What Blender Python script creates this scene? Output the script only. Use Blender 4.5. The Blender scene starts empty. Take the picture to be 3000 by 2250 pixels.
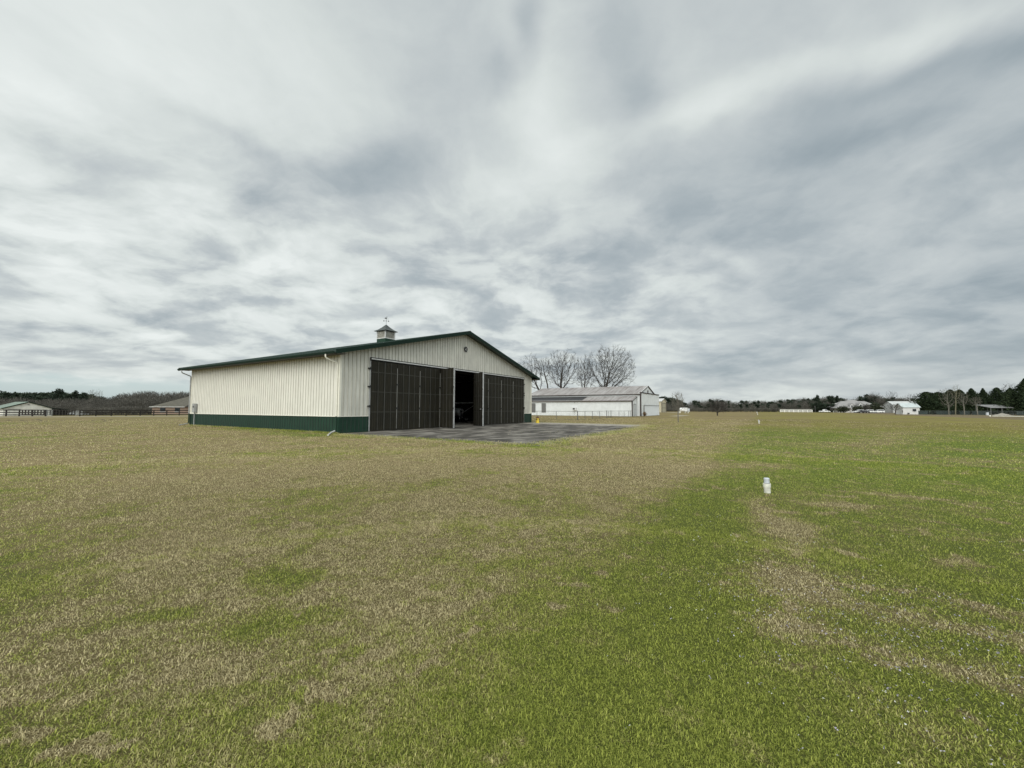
import bpy, math, random
import numpy as np
from mathutils import Vector, Matrix
random.seed(7); RNG = np.random.default_rng(7)
S = bpy.context.scene; COL = S.collection
R = math.radians

# ------------------------------------------------------------------ camera
FPX, EYE = 1185.0, 1.6                      # focal length in px of a 3000 px wide frame; eye height
PITCH, ROLL = math.atan(72.6/FPX), math.atan(8/2660)
_f = Vector((0, math.cos(PITCH), math.sin(PITCH))); _u = Vector((0, -math.sin(PITCH), math.cos(PITCH))); _r = Vector((1, 0, 0))
_r, _u = math.cos(ROLL)*_r + math.sin(ROLL)*_u, -math.sin(ROLL)*_r + math.cos(ROLL)*_u
def ray(px, py): return _f + _r*((px-1500)/FPX) + _u*((1125-py)/FPX)
def g(px, py):                               # where a sight line meets the ground
    d = ray(px, py); t = -EYE/d.z; return Vector((d.x*t, d.y*t, 0))
def terrain(x, y):                           # flat field; the land falls away behind the paddock fences on the left
    return -.0148*max(0.0, -.852*x+.524*y-118)
def at(px, Y):                               # ground point at depth Y in a given bearing
    d = ray(px, 1198); x = d.x/d.y*Y; return Vector((x, Y, terrain(x, Y)))
def hz(px, py, Y):                           # height seen at py, at depth Y
    d = ray(px, py); return EYE + d.z/d.y*Y
cd = bpy.data.cameras.new("camera"); cam = bpy.data.objects.new("camera", cd); COL.objects.link(cam)
cd.sensor_width = 36; cd.lens = 36*FPX/3000; cd.clip_start = .05; cd.clip_end = 6000
cam.matrix_world = Matrix(((_r.x, _u.x, -_f.x, 0), (_r.y, _u.y, -_f.y, 0), (_r.z, _u.z, -_f.z, EYE), (0, 0, 0, 1)))
S.camera = cam

# ------------------------------------------------------------------ helpers
class MB:
    def __init__(s): s.v = []; s.f = []; s.mi = []
    def add(s, vs, fs, mi=None):
        n = len(s.v); s.v += [tuple(p) for p in vs]; s.f += [tuple(i+n for i in q) for q in fs]; s.mi += mi or [0]*len(fs); return s
    def box(s, x0, y0, z0, x1, y1, z1):
        return s.add([(x0,y0,z0),(x1,y0,z0),(x1,y1,z0),(x0,y1,z0),(x0,y0,z1),(x1,y0,z1),(x1,y1,z1),(x0,y1,z1)],
                     [(0,3,2,1),(4,5,6,7),(0,1,5,4),(1,2,6,5),(2,3,7,6),(3,0,4,7)])
    def prism(s, poly, d):                   # closed 3-D polygon swept by vector d
        n = len(poly); d = Vector(d)
        return s.add([Vector(p) for p in poly]+[Vector(p)+d for p in poly],
                     [tuple(range(n))[::-1], tuple(range(n, 2*n))]+[(i, (i+1) % n, n+(i+1) % n, n+i) for i in range(n)])
    def tube(s, pts, rad, n=6, cap=True):
        pts = [Vector(p) for p in pts]; rad = rad if isinstance(rad, (list, tuple)) else [rad]*len(pts); vs = []; fs = []
        for i, p in enumerate(pts):
            d = (pts[min(i+1, len(pts)-1)]-pts[max(i-1, 0)]).normalized()
            a = d.orthogonal().normalized() if i == 0 else (a-d*a.dot(d)).normalized(); b = d.cross(a)
            for k in range(n):
                w = 2*math.pi*k/n; vs.append(p+(a*math.cos(w)+b*math.sin(w))*rad[i])
        for i in range(len(pts)-1):
            for k in range(n): fs.append((i*n+k, i*n+(k+1) % n, (i+1)*n+(k+1) % n, (i+1)*n+k))
        if cap: fs += [tuple(range(n))[::-1], tuple(range((len(pts)-1)*n, len(pts)*n))]
        return s.add(vs, fs)
    def lathe(s, prof, n=20, o=(0, 0, 0), axis='z'):
        vs = []; fs = []
        for r, z in prof:
            for k in range(n):
                c, q = r*math.cos(2*math.pi*k/n), r*math.sin(2*math.pi*k/n)
                p = (c, q, z) if axis == 'z' else ((z, c, q) if axis == 'x' else (c, z, q))
                vs.append((p[0]+o[0], p[1]+o[1], p[2]+o[2]))
        for i in range(len(prof)-1):
            for k in range(n): fs.append((i*n+k, i*n+(k+1) % n, (i+1)*n+(k+1) % n, (i+1)*n+k))
        fs += [tuple(range(n))[::-1], tuple(range((len(prof)-1)*n, len(prof)*n))]
        return s.add(vs, fs)
    def loft(s, rings):
        n = len(rings[0]); vs = [p for r_ in rings for p in r_]; fs = []
        for i in range(len(rings)-1):
            for k in range(n): fs.append((i*n+k, i*n+(k+1) % n, (i+1)*n+(k+1) % n, (i+1)*n+k))
        fs += [tuple(range(n))[::-1], tuple(range((len(rings)-1)*n, len(rings)*n))]
        return s.add(vs, fs)
    def build(s, name, m, parent=None, smooth=False):
        me = bpy.data.meshes.new(name); me.from_pydata(s.v, [], s.f)
        for m_ in (m if isinstance(m, (list, tuple)) else [m]): me.materials.append(m_)
        if isinstance(m, (list, tuple)): me.polygons.foreach_set('material_index', s.mi)
        if smooth: me.shade_smooth()
        o = bpy.data.objects.new(name, me); COL.objects.link(o)
        if parent: o.parent = parent
        return o
def tag(o, label=None, cat=None, group=None, kind=None):
    for k, v in (('label', label), ('category', cat), ('group', group), ('kind', kind)):
        if v: o[k] = v
    return o
def thing(name, label, cat, loc=(0, 0, 0), rz=0.0, group=None):
    o = bpy.data.objects.new(name, None); COL.objects.link(o); o.location = loc; o.rotation_euler = (0, 0, rz); o.empty_display_size = .3
    return tag(o, label, cat, group)
def dup(o, parent=None):
    c = o.copy(); COL.objects.link(c); c.parent = parent
    for ch in list(o.children): dup(ch, c)
    return c
def npmesh(name, V, F, m, attrs=None, parent=None):        # V (n,3); F (k,3) triangles
    me = bpy.data.meshes.new(name); V = np.asarray(V, np.float32); F = np.asarray(F, np.int32)
    me.vertices.add(len(V)); me.vertices.foreach_set('co', V.ravel())
    me.loops.add(F.size); me.loops.foreach_set('vertex_index', F.ravel())
    me.polygons.add(len(F)); me.polygons.foreach_set('loop_start', np.arange(0, F.size, 3, dtype=np.int32))
    for k, a in (attrs or {}).items():
        at_ = me.attributes.new(k, 'FLOAT', 'POINT'); at_.data.foreach_set('value', np.asarray(a, np.float32))
    me.update(calc_edges=True); me.materials.append(m)
    o = bpy.data.objects.new(name, me); COL.objects.link(o)
    if parent: o.parent = parent
    return o

# ------------------------------------------------------------------ node helpers
class NT:
    def __init__(s, nt): s.nt = nt; nt.nodes.clear()
    def n(s, t, **kw):
        o = s.nt.nodes.new(t)
        for k, v in kw.items(): setattr(o, k, v)
        return o
    def link(s, a, b): s.nt.links.new(a, b)
    def put(s, sock, v):
        if isinstance(v, bpy.types.NodeSocket): s.link(v, sock)
        else: sock.default_value = v
    def m(s, op, a, b=0.0, c=0.0, clamp=False):
        o = s.n('ShaderNodeMath', operation=op, use_clamp=clamp); s.put(o.inputs[0], a); s.put(o.inputs[1], b); s.put(o.inputs[2], c); return o.outputs[0]
    def vm(s, op, a, b=(0, 0, 0)):
        o = s.n('ShaderNodeVectorMath', operation=op); s.put(o.inputs[0], a)
        if op == 'SCALE': s.put(o.inputs['Scale'], b)
        else: s.put(o.inputs[1], b)
        return o.outputs['Value'] if op in ('DOT_PRODUCT', 'LENGTH') else o.outputs['Vector']
    def mix(s, f, a, b, blend='MIX'):
        o = s.n('ShaderNodeMix', data_type='RGBA', blend_type=blend); s.put(o.inputs[0], f)
        for i, v in ((6, a), (7, b)): s.put(o.inputs[i], v if isinstance(v, bpy.types.NodeSocket) else (*v, 1))
        return o.outputs[2]
    def noise(s, vec, scale, detail=4, rough=.55, dist=0.0):
        o = s.n('ShaderNodeTexNoise'); s.put(o.inputs['Vector'], vec); o.inputs['Scale'].default_value = scale
        o.inputs['Detail'].default_value = detail; o.inputs['Roughness'].default_value = rough; o.inputs['Distortion'].default_value = dist
        return o.outputs['Fac']
    def smooth(s, x, a, b, lo=0.0, hi=1.0):
        o = s.n('ShaderNodeMapRange', interpolation_type='SMOOTHSTEP'); s.put(o.inputs[0], x)
        for i, v in ((1, a), (2, b), (3, lo), (4, hi)): o.inputs[i].default_value = v
        return o.outputs[0]
    def xyz(s, v):
        o = s.n('ShaderNodeSeparateXYZ'); s.put(o.inputs[0], v); return o.outputs
    def comb(s, x, y, z=0.0):
        o = s.n('ShaderNodeCombineXYZ')
        for i, v in enumerate((x, y, z)): s.put(o.inputs[i], v)
        return o.outputs[0]
def mat(name):
    m = bpy.data.materials.new(name); m.use_nodes = True; return m, NT(m.node_tree)
def bsdf(t, col, rough=.6, metal=0.0, normal=None, spec=.5):
    b = t.n('ShaderNodeBsdfPrincipled'); o = t.n('ShaderNodeOutputMaterial')
    t.put(b.inputs['Base Color'], col if isinstance(col, bpy.types.NodeSocket) else (*col, 1)); t.put(b.inputs['Roughness'], rough)
    b.inputs['Metallic'].default_value = metal; b.inputs['Specular IOR Level'].default_value = spec
    if normal: t.link(normal, b.inputs['Normal'])
    t.link(b.outputs[0], o.inputs[0]); return b
def bump(t, h, strength=.3, dist=.02):
    b = t.n('ShaderNodeBump'); b.inputs['Strength'].default_value = strength; b.inputs['Distance'].default_value = dist; t.link(h, b.inputs['Height']); return b.outputs[0]
def simple(name, col, rough=.6, var=.15, scale=3.0, metal=0.0, spec=.5, streak=0.0, stretch=(1, 1, 1)):
    m, t = mat(name); p = t.n('ShaderNodeTexCoord').outputs['Object']
    a = t.noise(t.vm('MULTIPLY', p, stretch), scale, 5)
    k = t.smooth(a, .3, .7, 1-var, 1+var*.4)
    if streak:
        b = t.noise(t.vm('MULTIPLY', p, (1, 1, .09)), 5.0, 5, .6); k = t.m('MULTIPLY', k, t.smooth(b, .35, .62, 1-streak, 1.0))
    c = t.vm('SCALE', tuple(col), k)
    bsdf(t, c, t.smooth(a, .3, .7, rough-.06, rough+.08), metal, spec=spec); return m

# ------------------------------------------------------------------ hangar frame
TH = R(58.403); DR = Vector((math.cos(TH), math.sin(TH), 0)); DL = Vector((-math.sin(TH), math.cos(TH), 0))
HA = Vector((-11.027, 25.84, 0)); HW, HL = 25.33, 21.67
def hloc(p): q = Vector(p)-HA; return Vector((q.dot(DR), q.dot(DL), p[2]))

M = {}
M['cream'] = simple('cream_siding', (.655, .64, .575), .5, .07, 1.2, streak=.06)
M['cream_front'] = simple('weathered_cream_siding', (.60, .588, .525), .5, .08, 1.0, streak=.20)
M['seam'] = simple('dirty_shaded_seam', (.45, .435, .375), .6, .1, 2); M['seam_front'] = simple('dirty_shaded_seam_front', (.36, .345, .295), .6, .15, 2); M['seam_green'] = simple('green_seam', (.006, .020, .014), .5, .1)  # rib faces coloured darker: seam dirt and the ribs' shade painted in together
M['cream_trim'] = simple('cream_trim', (.70, .68, .59), .45, .06)
M['green'] = simple('green_siding', (.013, .040, .025), .5, .2, 2, spec=.22)
M['green_roof'] = simple('green_roof_metal', (.018, .040, .029), .40, .2, 1.5)
M['green_trim'] = simple('dark_green_trim', (.008, .022, .015), .65, .2, 3, spec=.15)
M['soffit'] = simple('brown_soffit', (.05, .045, .038), .6, .2)
M['door'] = simple('dark_brown_door_sheet', (.020, .0178, .0105), .62, .3, 1.5, streak=.25, spec=.25)
M['door_frame'] = simple('door_frame_steel', (.042, .041, .034), .6, .25, spec=.3)
M['galv'] = simple('galvanised_steel', (.33, .335, .33), .5, .2, 4, metal=.2)
M['fence_steel'] = simple('weathered_fence_steel', (.085, .09, .085), .6, .2)
M['white_metal'] = simple('white_painted_metal', (.58, .58, .57), .45, .12, 3)
M['black'] = simple('black_iron', (.012, .012, .012), .6, .2)
M['rubber'] = simple('rubber', (.015, .015, .015), .8, .2)
M['louvre'] = simple('weathered_louvre', (.42, .41, .36), .6, .25, 4)
M['copper'] = simple('cupola_roof_metal', (.042, .052, .048), .45, .3, 3)
M['concrete'] = simple('concrete', (.30, .28, .24), .85, .25, 1.5)
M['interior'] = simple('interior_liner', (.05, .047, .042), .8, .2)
M['aircraft'] = simple('white_aircraft_paint', (.62, .62, .61), .3, .05)
M['glass'] = simple('dark_glass', (.02, .025, .028), .08, .1)
M['pvc'] = simple('weathered_white_pvc', (.66, .65, .575), .5, .30, 11)
M['pvc_cap'] = simple('grey_white_pvc_cap', (.50, .53, .56), .4, .2, 14)
M['yellow'] = simple('yellow_paint', (.62, .46, .03), .5, .15)
M['redbrown'] = simple('red_brown_paint', (.09, .025, .018), .6, .2)

def siding(mb, p0, p1, nrm, z0, z1, pitch=.305, rh=.032, rw=.052, tw=.02, phase=0.0):
    """ribbed sheet from p0 to p1 (2-D), z0/z1 numbers or functions of the run; one sheet with real trapezoid ribs"""
    p0, p1, nrm = Vector(p0), Vector(p1), Vector(nrm); L = (p1-p0).length; d = (p1-p0)/L
    prof = [(0, 0)]; k = math.ceil((.06-phase)/pitch)
    while phase+k*pitch < L-.06:
        c = phase+k*pitch; prof += [(c-rw/2, 0), (c-tw/2, rh), (c+tw/2, rh), (c+rw/2, 0)]; k += 1
    prof.append((L, 0)); fz = lambda z, s_: z(s_) if callable(z) else z
    vs = []; fs = []
    for s_, o in prof:
        q = p0+d*s_+nrm*o; vs += [(q.x, q.y, fz(z0, s_)), (q.x, q.y, fz(z1, s_))]
    for i in range(len(prof)-1): fs.append((2*i, 2*i+2, 2*i+3, 2*i+1))
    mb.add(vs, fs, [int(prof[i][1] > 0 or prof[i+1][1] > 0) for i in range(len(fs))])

# ================================================================== the big green and cream hangar
hang = thing('aircraft_hangar', 'cream metal hangar with green base and roof, dark folding doors and a rooftop cupola', 'hangar', HA, TH)
SL, RB = .25, 5.28                          # roof slope, underside height over the side wall
zt = lambda x: RB+SL*(x if x <= HW/2 else HW-x)
D0, D1 = 2.376, 23.5                        # door opening
WZ = 1.07
f = MB()
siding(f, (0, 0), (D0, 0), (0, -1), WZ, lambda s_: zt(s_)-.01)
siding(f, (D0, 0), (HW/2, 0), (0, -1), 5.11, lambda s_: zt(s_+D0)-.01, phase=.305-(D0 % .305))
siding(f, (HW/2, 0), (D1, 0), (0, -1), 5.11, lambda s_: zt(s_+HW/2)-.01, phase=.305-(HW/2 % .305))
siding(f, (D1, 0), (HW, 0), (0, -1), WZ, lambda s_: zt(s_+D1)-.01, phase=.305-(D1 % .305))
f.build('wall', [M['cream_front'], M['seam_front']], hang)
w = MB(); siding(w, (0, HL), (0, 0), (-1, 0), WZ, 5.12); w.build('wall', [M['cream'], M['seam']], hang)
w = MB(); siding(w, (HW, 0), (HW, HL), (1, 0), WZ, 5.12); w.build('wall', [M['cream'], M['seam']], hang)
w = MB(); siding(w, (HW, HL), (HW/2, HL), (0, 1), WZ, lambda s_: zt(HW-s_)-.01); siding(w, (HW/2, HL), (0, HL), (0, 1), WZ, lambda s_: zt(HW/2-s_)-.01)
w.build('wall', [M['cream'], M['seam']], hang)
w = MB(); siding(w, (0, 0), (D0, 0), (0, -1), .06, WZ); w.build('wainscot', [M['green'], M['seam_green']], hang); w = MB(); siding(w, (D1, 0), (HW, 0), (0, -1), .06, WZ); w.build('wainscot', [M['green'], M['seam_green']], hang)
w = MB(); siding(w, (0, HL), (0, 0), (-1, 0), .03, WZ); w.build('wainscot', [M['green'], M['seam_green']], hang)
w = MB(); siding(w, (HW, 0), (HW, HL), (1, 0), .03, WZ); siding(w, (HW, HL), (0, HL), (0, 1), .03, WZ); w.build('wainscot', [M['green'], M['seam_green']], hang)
b = MB()                                    # white drip ledge between the two sidings
b.box(-.05, -.02, WZ-.012, -.002, HL, WZ+.03); b.box(-.05, -.05, WZ-.012, D0-.12, -.022, WZ+.03); b.build('sill_trim', M['cream_trim'], hang)
b = MB(); b.box(D1+.06, -.05, WZ-.012, HW+.05, -.002, WZ+.03); b.build('sill_trim', M['cream_trim'], hang)
b = MB(); b.box(-.045, -.045, WZ+.032, .0, .085, 5.1); b.box(.001, -.045, WZ+.032, .11, -.002, 5.2); b.build('corner_trim', M['cream_trim'], hang)
b = MB(); b.box(-.045, HL-.11, WZ+.032, -.002, HL+.045, 5.1); b.build('corner_trim', M['cream_trim'], hang)
b = MB(); b.box(HW-.09, -.045, WZ+.032, HW+.045, -.002, 5.2); b.build('corner_trim', M['cream_trim'], hang)
b = MB(); b.box(-.043, -.043, .02, .0, .09, WZ-.014); b.box(.001, -.043, .02, .1, -.002, WZ-.014); b.box(.104, -.04, .02, D0-.1, -.002, .1); b.build('base_trim', M['green'], hang)
b = MB(); b.box(-.043, HL-.14, .02, -.002, HL+.04, WZ-.014); b.build('base_trim', M['green'], hang)
b = MB(); b.box(HW-.09, -.043, .02, HW+.043, -.002, WZ-.014); b.build('base_trim', M['green'], hang)
# roof: two ribbed slabs
OV, FR, TK = .8, .7, .12
for side in (0, 1):
    mb = MB(); X = lambda x: x if side == 0 else HW-x
    prof = [(-FR, 0)]; k = 0
    y = -FR+.15
    while y < HL+FR-.1:
        prof += [(y-.025, 0), (y-.008, .035), (y+.008, .035), (y+.025, 0)]; y += .305
    prof.append((HL+FR, 0)); vs = []; fs = []
    for yy, o in prof:
        for xx in (-OV, HW/2): vs.append((X(xx), yy, RB+SL*xx+TK+o))
    for i in range(len(prof)-1): q = (2*i, 2*i+1, 2*i+3, 2*i+2); fs.append(q if side == 0 else q[::-1])
    mb.add(vs, fs)
    mb.prism([(X(-OV), -FR, RB-SL*OV), (X(HW/2), -FR, RB+SL*HW/2), (X(HW/2), -FR, RB+SL*HW/2+TK-.004), (X(-OV), -FR, RB-SL*OV+TK-.004)], (0, HL+2*FR, 0))
    mb.build('roof', M['green_roof'], hang)
    for yy in (-FR-.03, HL+FR+.004):           # rake fascia
        fb = MB(); fb.prism([(X(-OV-.03), yy, RB-SL*OV-.12), (X(HW/2), yy, RB+SL*HW/2-.12), (X(HW/2), yy, RB+SL*HW/2+TK+.04), (X(-OV-.03), yy, RB-SL*OV+TK+.04)], (0, .026, 0))
        fb.build('rake_fascia', M['green_trim'], hang)
    gb = MB(); xg = -OV-.004
    gp = [(xg, 4.99), (xg-.09, 4.99), (xg-.11, 5.06), (xg-.13, 5.09), (xg-.13, 5.14), (xg-.118, 5.14), (xg-.1, 5.08), (xg-.08, 5.005), (xg, 5.005)]
    gb.prism([(X(a), -FR+.02, z) for a, z in gp], (0, HL+2*FR-.04, 0)); gb.build('gutter', M['green_trim'], hang)
    sb = MB(); x0, x1 = sorted((X(-OV), X(-.055))); sb.box(x0, -FR+.03, 5.02, x1, HL+FR-.03, 5.06); sb.box(*(sorted((X(-OV), X(-OV+.02)))[:1]), -FR+.02, 4.98, sorted((X(-OV), X(-OV+.02)))[1], HL+FR-.02, 5.019)
    sb.build('soffit', M['soffit'], hang)
rc = MB(); rz_ = RB+SL*HW/2+TK
rc.prism([(HW/2-.25, -FR-.02, rz_-.02), (HW/2, -FR-.02, rz_+.05), (HW/2+.25, -FR-.02, rz_-.02), (HW/2, -FR-.02, rz_+.075)], (0, HL+2*FR+.04, 0)); rc.build('ridge_cap', M['green_trim'], hang)
# inside
b = MB(); b.box(.05, .05, 0.004, HW-.05, HL-.05, .02); b.build('floor_slab', M['concrete'], hang)
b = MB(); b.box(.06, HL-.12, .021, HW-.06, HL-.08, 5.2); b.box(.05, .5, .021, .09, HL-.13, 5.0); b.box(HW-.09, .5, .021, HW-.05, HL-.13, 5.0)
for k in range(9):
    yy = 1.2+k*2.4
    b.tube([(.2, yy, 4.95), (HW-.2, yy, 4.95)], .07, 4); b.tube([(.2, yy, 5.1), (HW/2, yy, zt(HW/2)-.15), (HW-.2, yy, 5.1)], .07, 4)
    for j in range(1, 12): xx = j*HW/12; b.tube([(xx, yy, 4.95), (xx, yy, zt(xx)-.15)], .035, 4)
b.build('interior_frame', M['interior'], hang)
# door track
b = MB(); b.box(D0-.06, -.15, 5.075, D1+.06, -.056, 5.125); b.box(D0-.06, -.12, 4.95, D1+.06, -.056, 4.99); b.box(D0-.1, -.16, 4.9, D0-.062, -.056, 5.125); b.build('door_track', M['black'], hang)
b = MB(); b.box(D0-.04, -.135, 4.992, D1+.04, -.06, 5.073); b.build('track_flashing', M['white_metal'], hang)
b = MB(); b.box(D0-.1, -.07, .03, D0-.02, -.034, 4.9); b.build('door_jamb', M['galv'], hang); b = MB(); b.box(D1+.02, -.07, .03, D1+.055, -.034, 4.9); b.build('door_jamb', M['galv'], hang)
# door panels
PW, PH = (D1-D0)/9, 4.9
def panel_meshes():
    s_ = MB(); siding(s_, (0, 0), (PW-.03, 0), (0, -1), .05, PH, .2, .018, .06, .03); s_.box(.002, .004, .05, PW-.032, .03, PH)
    fr = MB(); W_ = PW-.03
    for x in (.0, .25, .5, .75):
        if x: fr.box(W_*x-.035, -.032, .06, W_*x+.035, -.0185, PH-.02)
    for z in (1.35, 2.75, 4.12): fr.box(.05, -.0182, z-.03, W_-.05, -.0125, z+.03)
    fr.box(.04, .031, .08, .1, .06, PH-.04); fr.box(W_-.1, .031, .08, W_-.04, .06, PH-.04)
    for z in (.1, 1.35, 2.75, 4.12, 4.8): fr.box(.101, .031, z-.03, W_-.101, .055, z+.03)
    mid = MB(); mid.box(W_*.5-.02, -.038, .08, W_*.5+.02, -.0325, PH-.03)
    ed = MB(); ed.box(W_-.004, -.035, .12, W_+.03, .034, PH-.35)
    hg = [MB().box(W_-.07, -.07, z-.06, W_+.09, -.036, z+.06) for z in (1.62, 3.35)]
    return s_, fr, mid, ed, hg
s_, fr, mid, ed, hg = panel_meshes()
pan0 = s_.build('door_panel', M['door'], hang)
fr.build('panel_frame', M['door_frame'], pan0); mid.build('centre_stile', simple('mid_stile_steel', (.075, .075, .068), .6, .2), pan0)
ed.build('edge_strip', simple('dull_edge_strip', (.19, .19, .175), .6, .3, 2, stretch=(1, 1, .4)), pan0)
for h in hg: h.build('hinge', M['black'], pan0)
pan0.location = (D0+.015, -.075, 0)
panels = [pan0]
for i in (1, 2, 5, 6, 7, 8):
    c = dup(pan0, hang); c.location = (D0+.015+i*PW, -.075, 0); panels.append(c)
for hx, ang, first in ((D0+3*PW+.03, -R(104), True), (D0+5*PW+.10, -R(120), False)):       # two panels standing out from the opening
    c = dup(pan0, hang); c.location = (hx, -.10, 0); c.scale.x = .81; c.rotation_euler = (0, 0, ang); tag(c, 'dark folding door panel standing out beside the opening')
    e = MB(); e.box(PW-.028, -.05, .05, PW+.05, .06, PH); e.build('end_post', M['galv'], c)
    if not first:
        k = MB(); k.box(PW-.62, -.075, 1.5, PW-.38, -.04, 1.62); k.build('latch_plate', M['galv'], c)
for k, z in enumerate((1.75, 3.1, 4.35)):
    b = MB(); b.box(D0-.24, -.1, z-.045, D0-.02, -.04, z+.045); b.tube([(D0-.1, -.11, z-.09), (D0-.1, -.11, z+.09)], .03, 6); b.build('hinge', M['black'], hang)
    b = MB(); b.box(D1-.04, -.15, z-.05, D1+.12, -.06, z+.05); b.build('hinge', M['black'], hang)
# emblem on the gable
ex, ez = 12.87, 7.02
em = MB(); em.lathe([(.25, -.05), (.25, -.075)], 28, (ex, 0, ez), 'y'); emb = em.build('emblem', M['black'], hang)
w = MB()
def stroke(p, q, t=.026):
    p, q = Vector(p), Vector(q); d = (q-p).normalized(); n_ = Vector((-d.y, d.x))*t/2
    w.add([(ex+a.x, -.081, ez+a.y) for a in (p-n_, q-n_, q+n_, p+n_)], [(0, 1, 2, 3)])
stroke((-.085, .155), (0, .0)); stroke((.085, .155), (0, .0)); stroke((-.01, .03), (-.15, -.12)); stroke((.01, .03), (.15, -.12)); stroke((0, .0), (0, -.125))
w.build('emblem_mark', M['white_metal'], emb)
# gutters' downspouts
ge = hloc(g(961, 1277))
for yy, yw, yk in ((.28, .13, 0), (HL-.1, HL+.03, 1)):
    d = MB(); d.tube([(-OV-.06, yy, 4.99), (-OV-.06, yy, 4.83), (-OV+.02, yy, 4.74), (-.16, yw, 4.52), (-.1, yw, 4.42), (-.1, yw, WZ+.02)], .048, 8); d.build('downspout', M['cream_trim'] if not yk else M['galv'], hang)
    d = MB(); d.tube([(-.1, yw, WZ+.015), (-.1, yw, .28), (-.16, yw-.01, .18)], .048, 8); d.build('downspout_foot', M['green'], hang)
d = MB(); d.tube([(-.165, .12, .175), (-.45, .04, .10), (ge.x, ge.y, .045)], .045, 8); d.build('drain_pipe', M['white_metal'], hang)
d = MB(); d.tube([(-.165, HL+.02, .175), (-.8, HL+.06, .05)], .045, 8); d.build('drain_pipe', M['galv'], hang)
# electric box on the side wall
b = MB(); b.box(-.26, 20.25, 1.19, -.055, 20.65, 1.98); mbx = b.build('meter_box', M['galv'], hang)
b = MB(); b.tube([(-.13, 20.5, 1.188), (-.13, 20.5, .02)], .04, 8); b.build('conduit', M['galv'], mbx)
b = MB(); b.box(-.275, 20.36, 1.62, -.262, 20.52, 1.78); b.build('meter_window', M['black'], mbx)
# cupola with louvres and weathervane
cy, cs = 10.4, .62; cx = HW/2
b = MB(); b.box(cx-cs-.02, cy-cs-.02, 8.1, cx+cs+.02, cy+cs+.02, 8.82); cup = b.build('cupola', M['green'], hang)
b = MB(); b.box(cx-cs+.05, cy-cs+.05, 8.83, cx+cs-.05, cy+cs-.05, 9.6)
for k in range(11):
    z = 8.9+k*.064
    if k == 9: continue
    for q in (0, 1, 2, 3):
        rot = Matrix.Rotation(q*math.pi/2, 4, 'Z')
        pts = [Vector((-cs+.08, -cs+.045, z+.05)), Vector((cs-.08, -cs+.045, z+.05)), Vector((cs-.08, -cs-.005, z)), Vector((-cs+.08, -cs-.005, z)), ]
        pts = [rot @ p for p in pts]; b.prism([(cx+p.x, cy+p.y, p.z) for p in pts], (0, 0, .012))
b.build('louvre', M['louvre'], cup)
b = MB(); b.box(cx-cs-.03, cy-cs-.03, 8.822, cx+cs+.03, cy+cs+.03, 8.89)
for sx in (-1, 1):
    for sy in (-1, 1): b.box(cx+sx*cs-.04, cy+sy*cs-.04, 8.892, cx+sx*cs+.04, cy+sy*cs+.04, 9.64)
b.build('corner_board', M['white_metal'], cup)
b = MB(); rings = []
for r_, z in ((.86, 9.63), (.86, 9.66), (.55, 9.85), (.3, 10.08), (.08, 10.33), (.02, 10.38)): rings.append([(cx-r_, cy-r_, z), (cx+r_, cy-r_, z), (cx+r_, cy+r_, z), (cx-r_, cy+r_, z)])
b.loft(rings); b.build('cupola_roof', M['copper'], cup)
b = MB(); b.tube([(cx, cy, 10.36), (cx, cy, 11.12)], .016, 6)
va = Vector((.80, -.60, 0)); vb = Vector((.60, .80, 0)); c0 = Vector((cx, cy, 10.78))
b.tube([c0-va*.24, c0+va*.24], .011, 5); b.tube([c0-vb*.24, c0+vb*.24], .011, 5); b.lathe([(.001, -.05), (.05, 0), (.001, .05)], 10, tuple(c0))
for e_ in (va, -va, vb, -vb): p = c0+e_*.24; b.prism([p+Vector((0, 0, .07))-e_*.025, p+Vector((0, 0, .07))+e_*.025, p-Vector((0, 0, .07))+e_*.045, p-Vector((0, 0, .07))-e_*.045], e_.cross(Vector((0, 0, 1)))*.02)
c1 = Vector((cx, cy, 11.0)); e_ = va; sd = e_.cross(Vector((0, 0, 1)))*.02
b.tube([c1-e_*.24, c1+e_*.24], .014, 5)
sil = [(-.24, .02), (-.2, .12), (-.12, .08), (-.06, .03), (.02, .05), (.06, .2), (.1, .24), (.14, .19), (.12, .08), (.06, -.02), (-.04, -.06), (-.14, -.03)]
b.prism([c1+e_*x*.6+Vector((0, 0, z+.05)) for x, z in sil], sd); b.build('weather_vane', M['black'], cup)

# ================================================================== light aircraft inside
pc = g(1338, 1237); pd = Vector((.40, -.917, 0))
pl = thing('light_aircraft', 'white high-wing light aircraft parked in the dark behind the open hangar doors', 'aircraft', (pc.x, pc.y, .02), math.atan2(pd.y, pd.x))
ring = lambda x, w_, z0, z1, n=14: [(x, w_*math.copysign(abs(math.cos(2*math.pi*k/n))**.7, math.cos(2*math.pi*k/n)), (z0+z1)/2+(z1-z0)/2*math.copysign(abs(math.sin(2*math.pi*k/n))**.7, math.sin(2*math.pi*k/n))) for k in range(n)]
b = MB(); b.loft([ring(1.75, .12, 1.15, 1.4), ring(1.7, .36, .92, 1.55), ring(.9, .52, .82, 1.68), ring(.55, .54, .78, 1.72), ring(.1, .56, .75, 2.18), ring(-1.2, .54, .78, 2.2), ring(-2.2, .4, .9, 1.9), ring(-5.0, .12, 1.2, 1.6), ring(-5.6, .06, 1.3, 1.6)])
fu = b.build('fuselage', M['aircraft'], pl, True)
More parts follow.
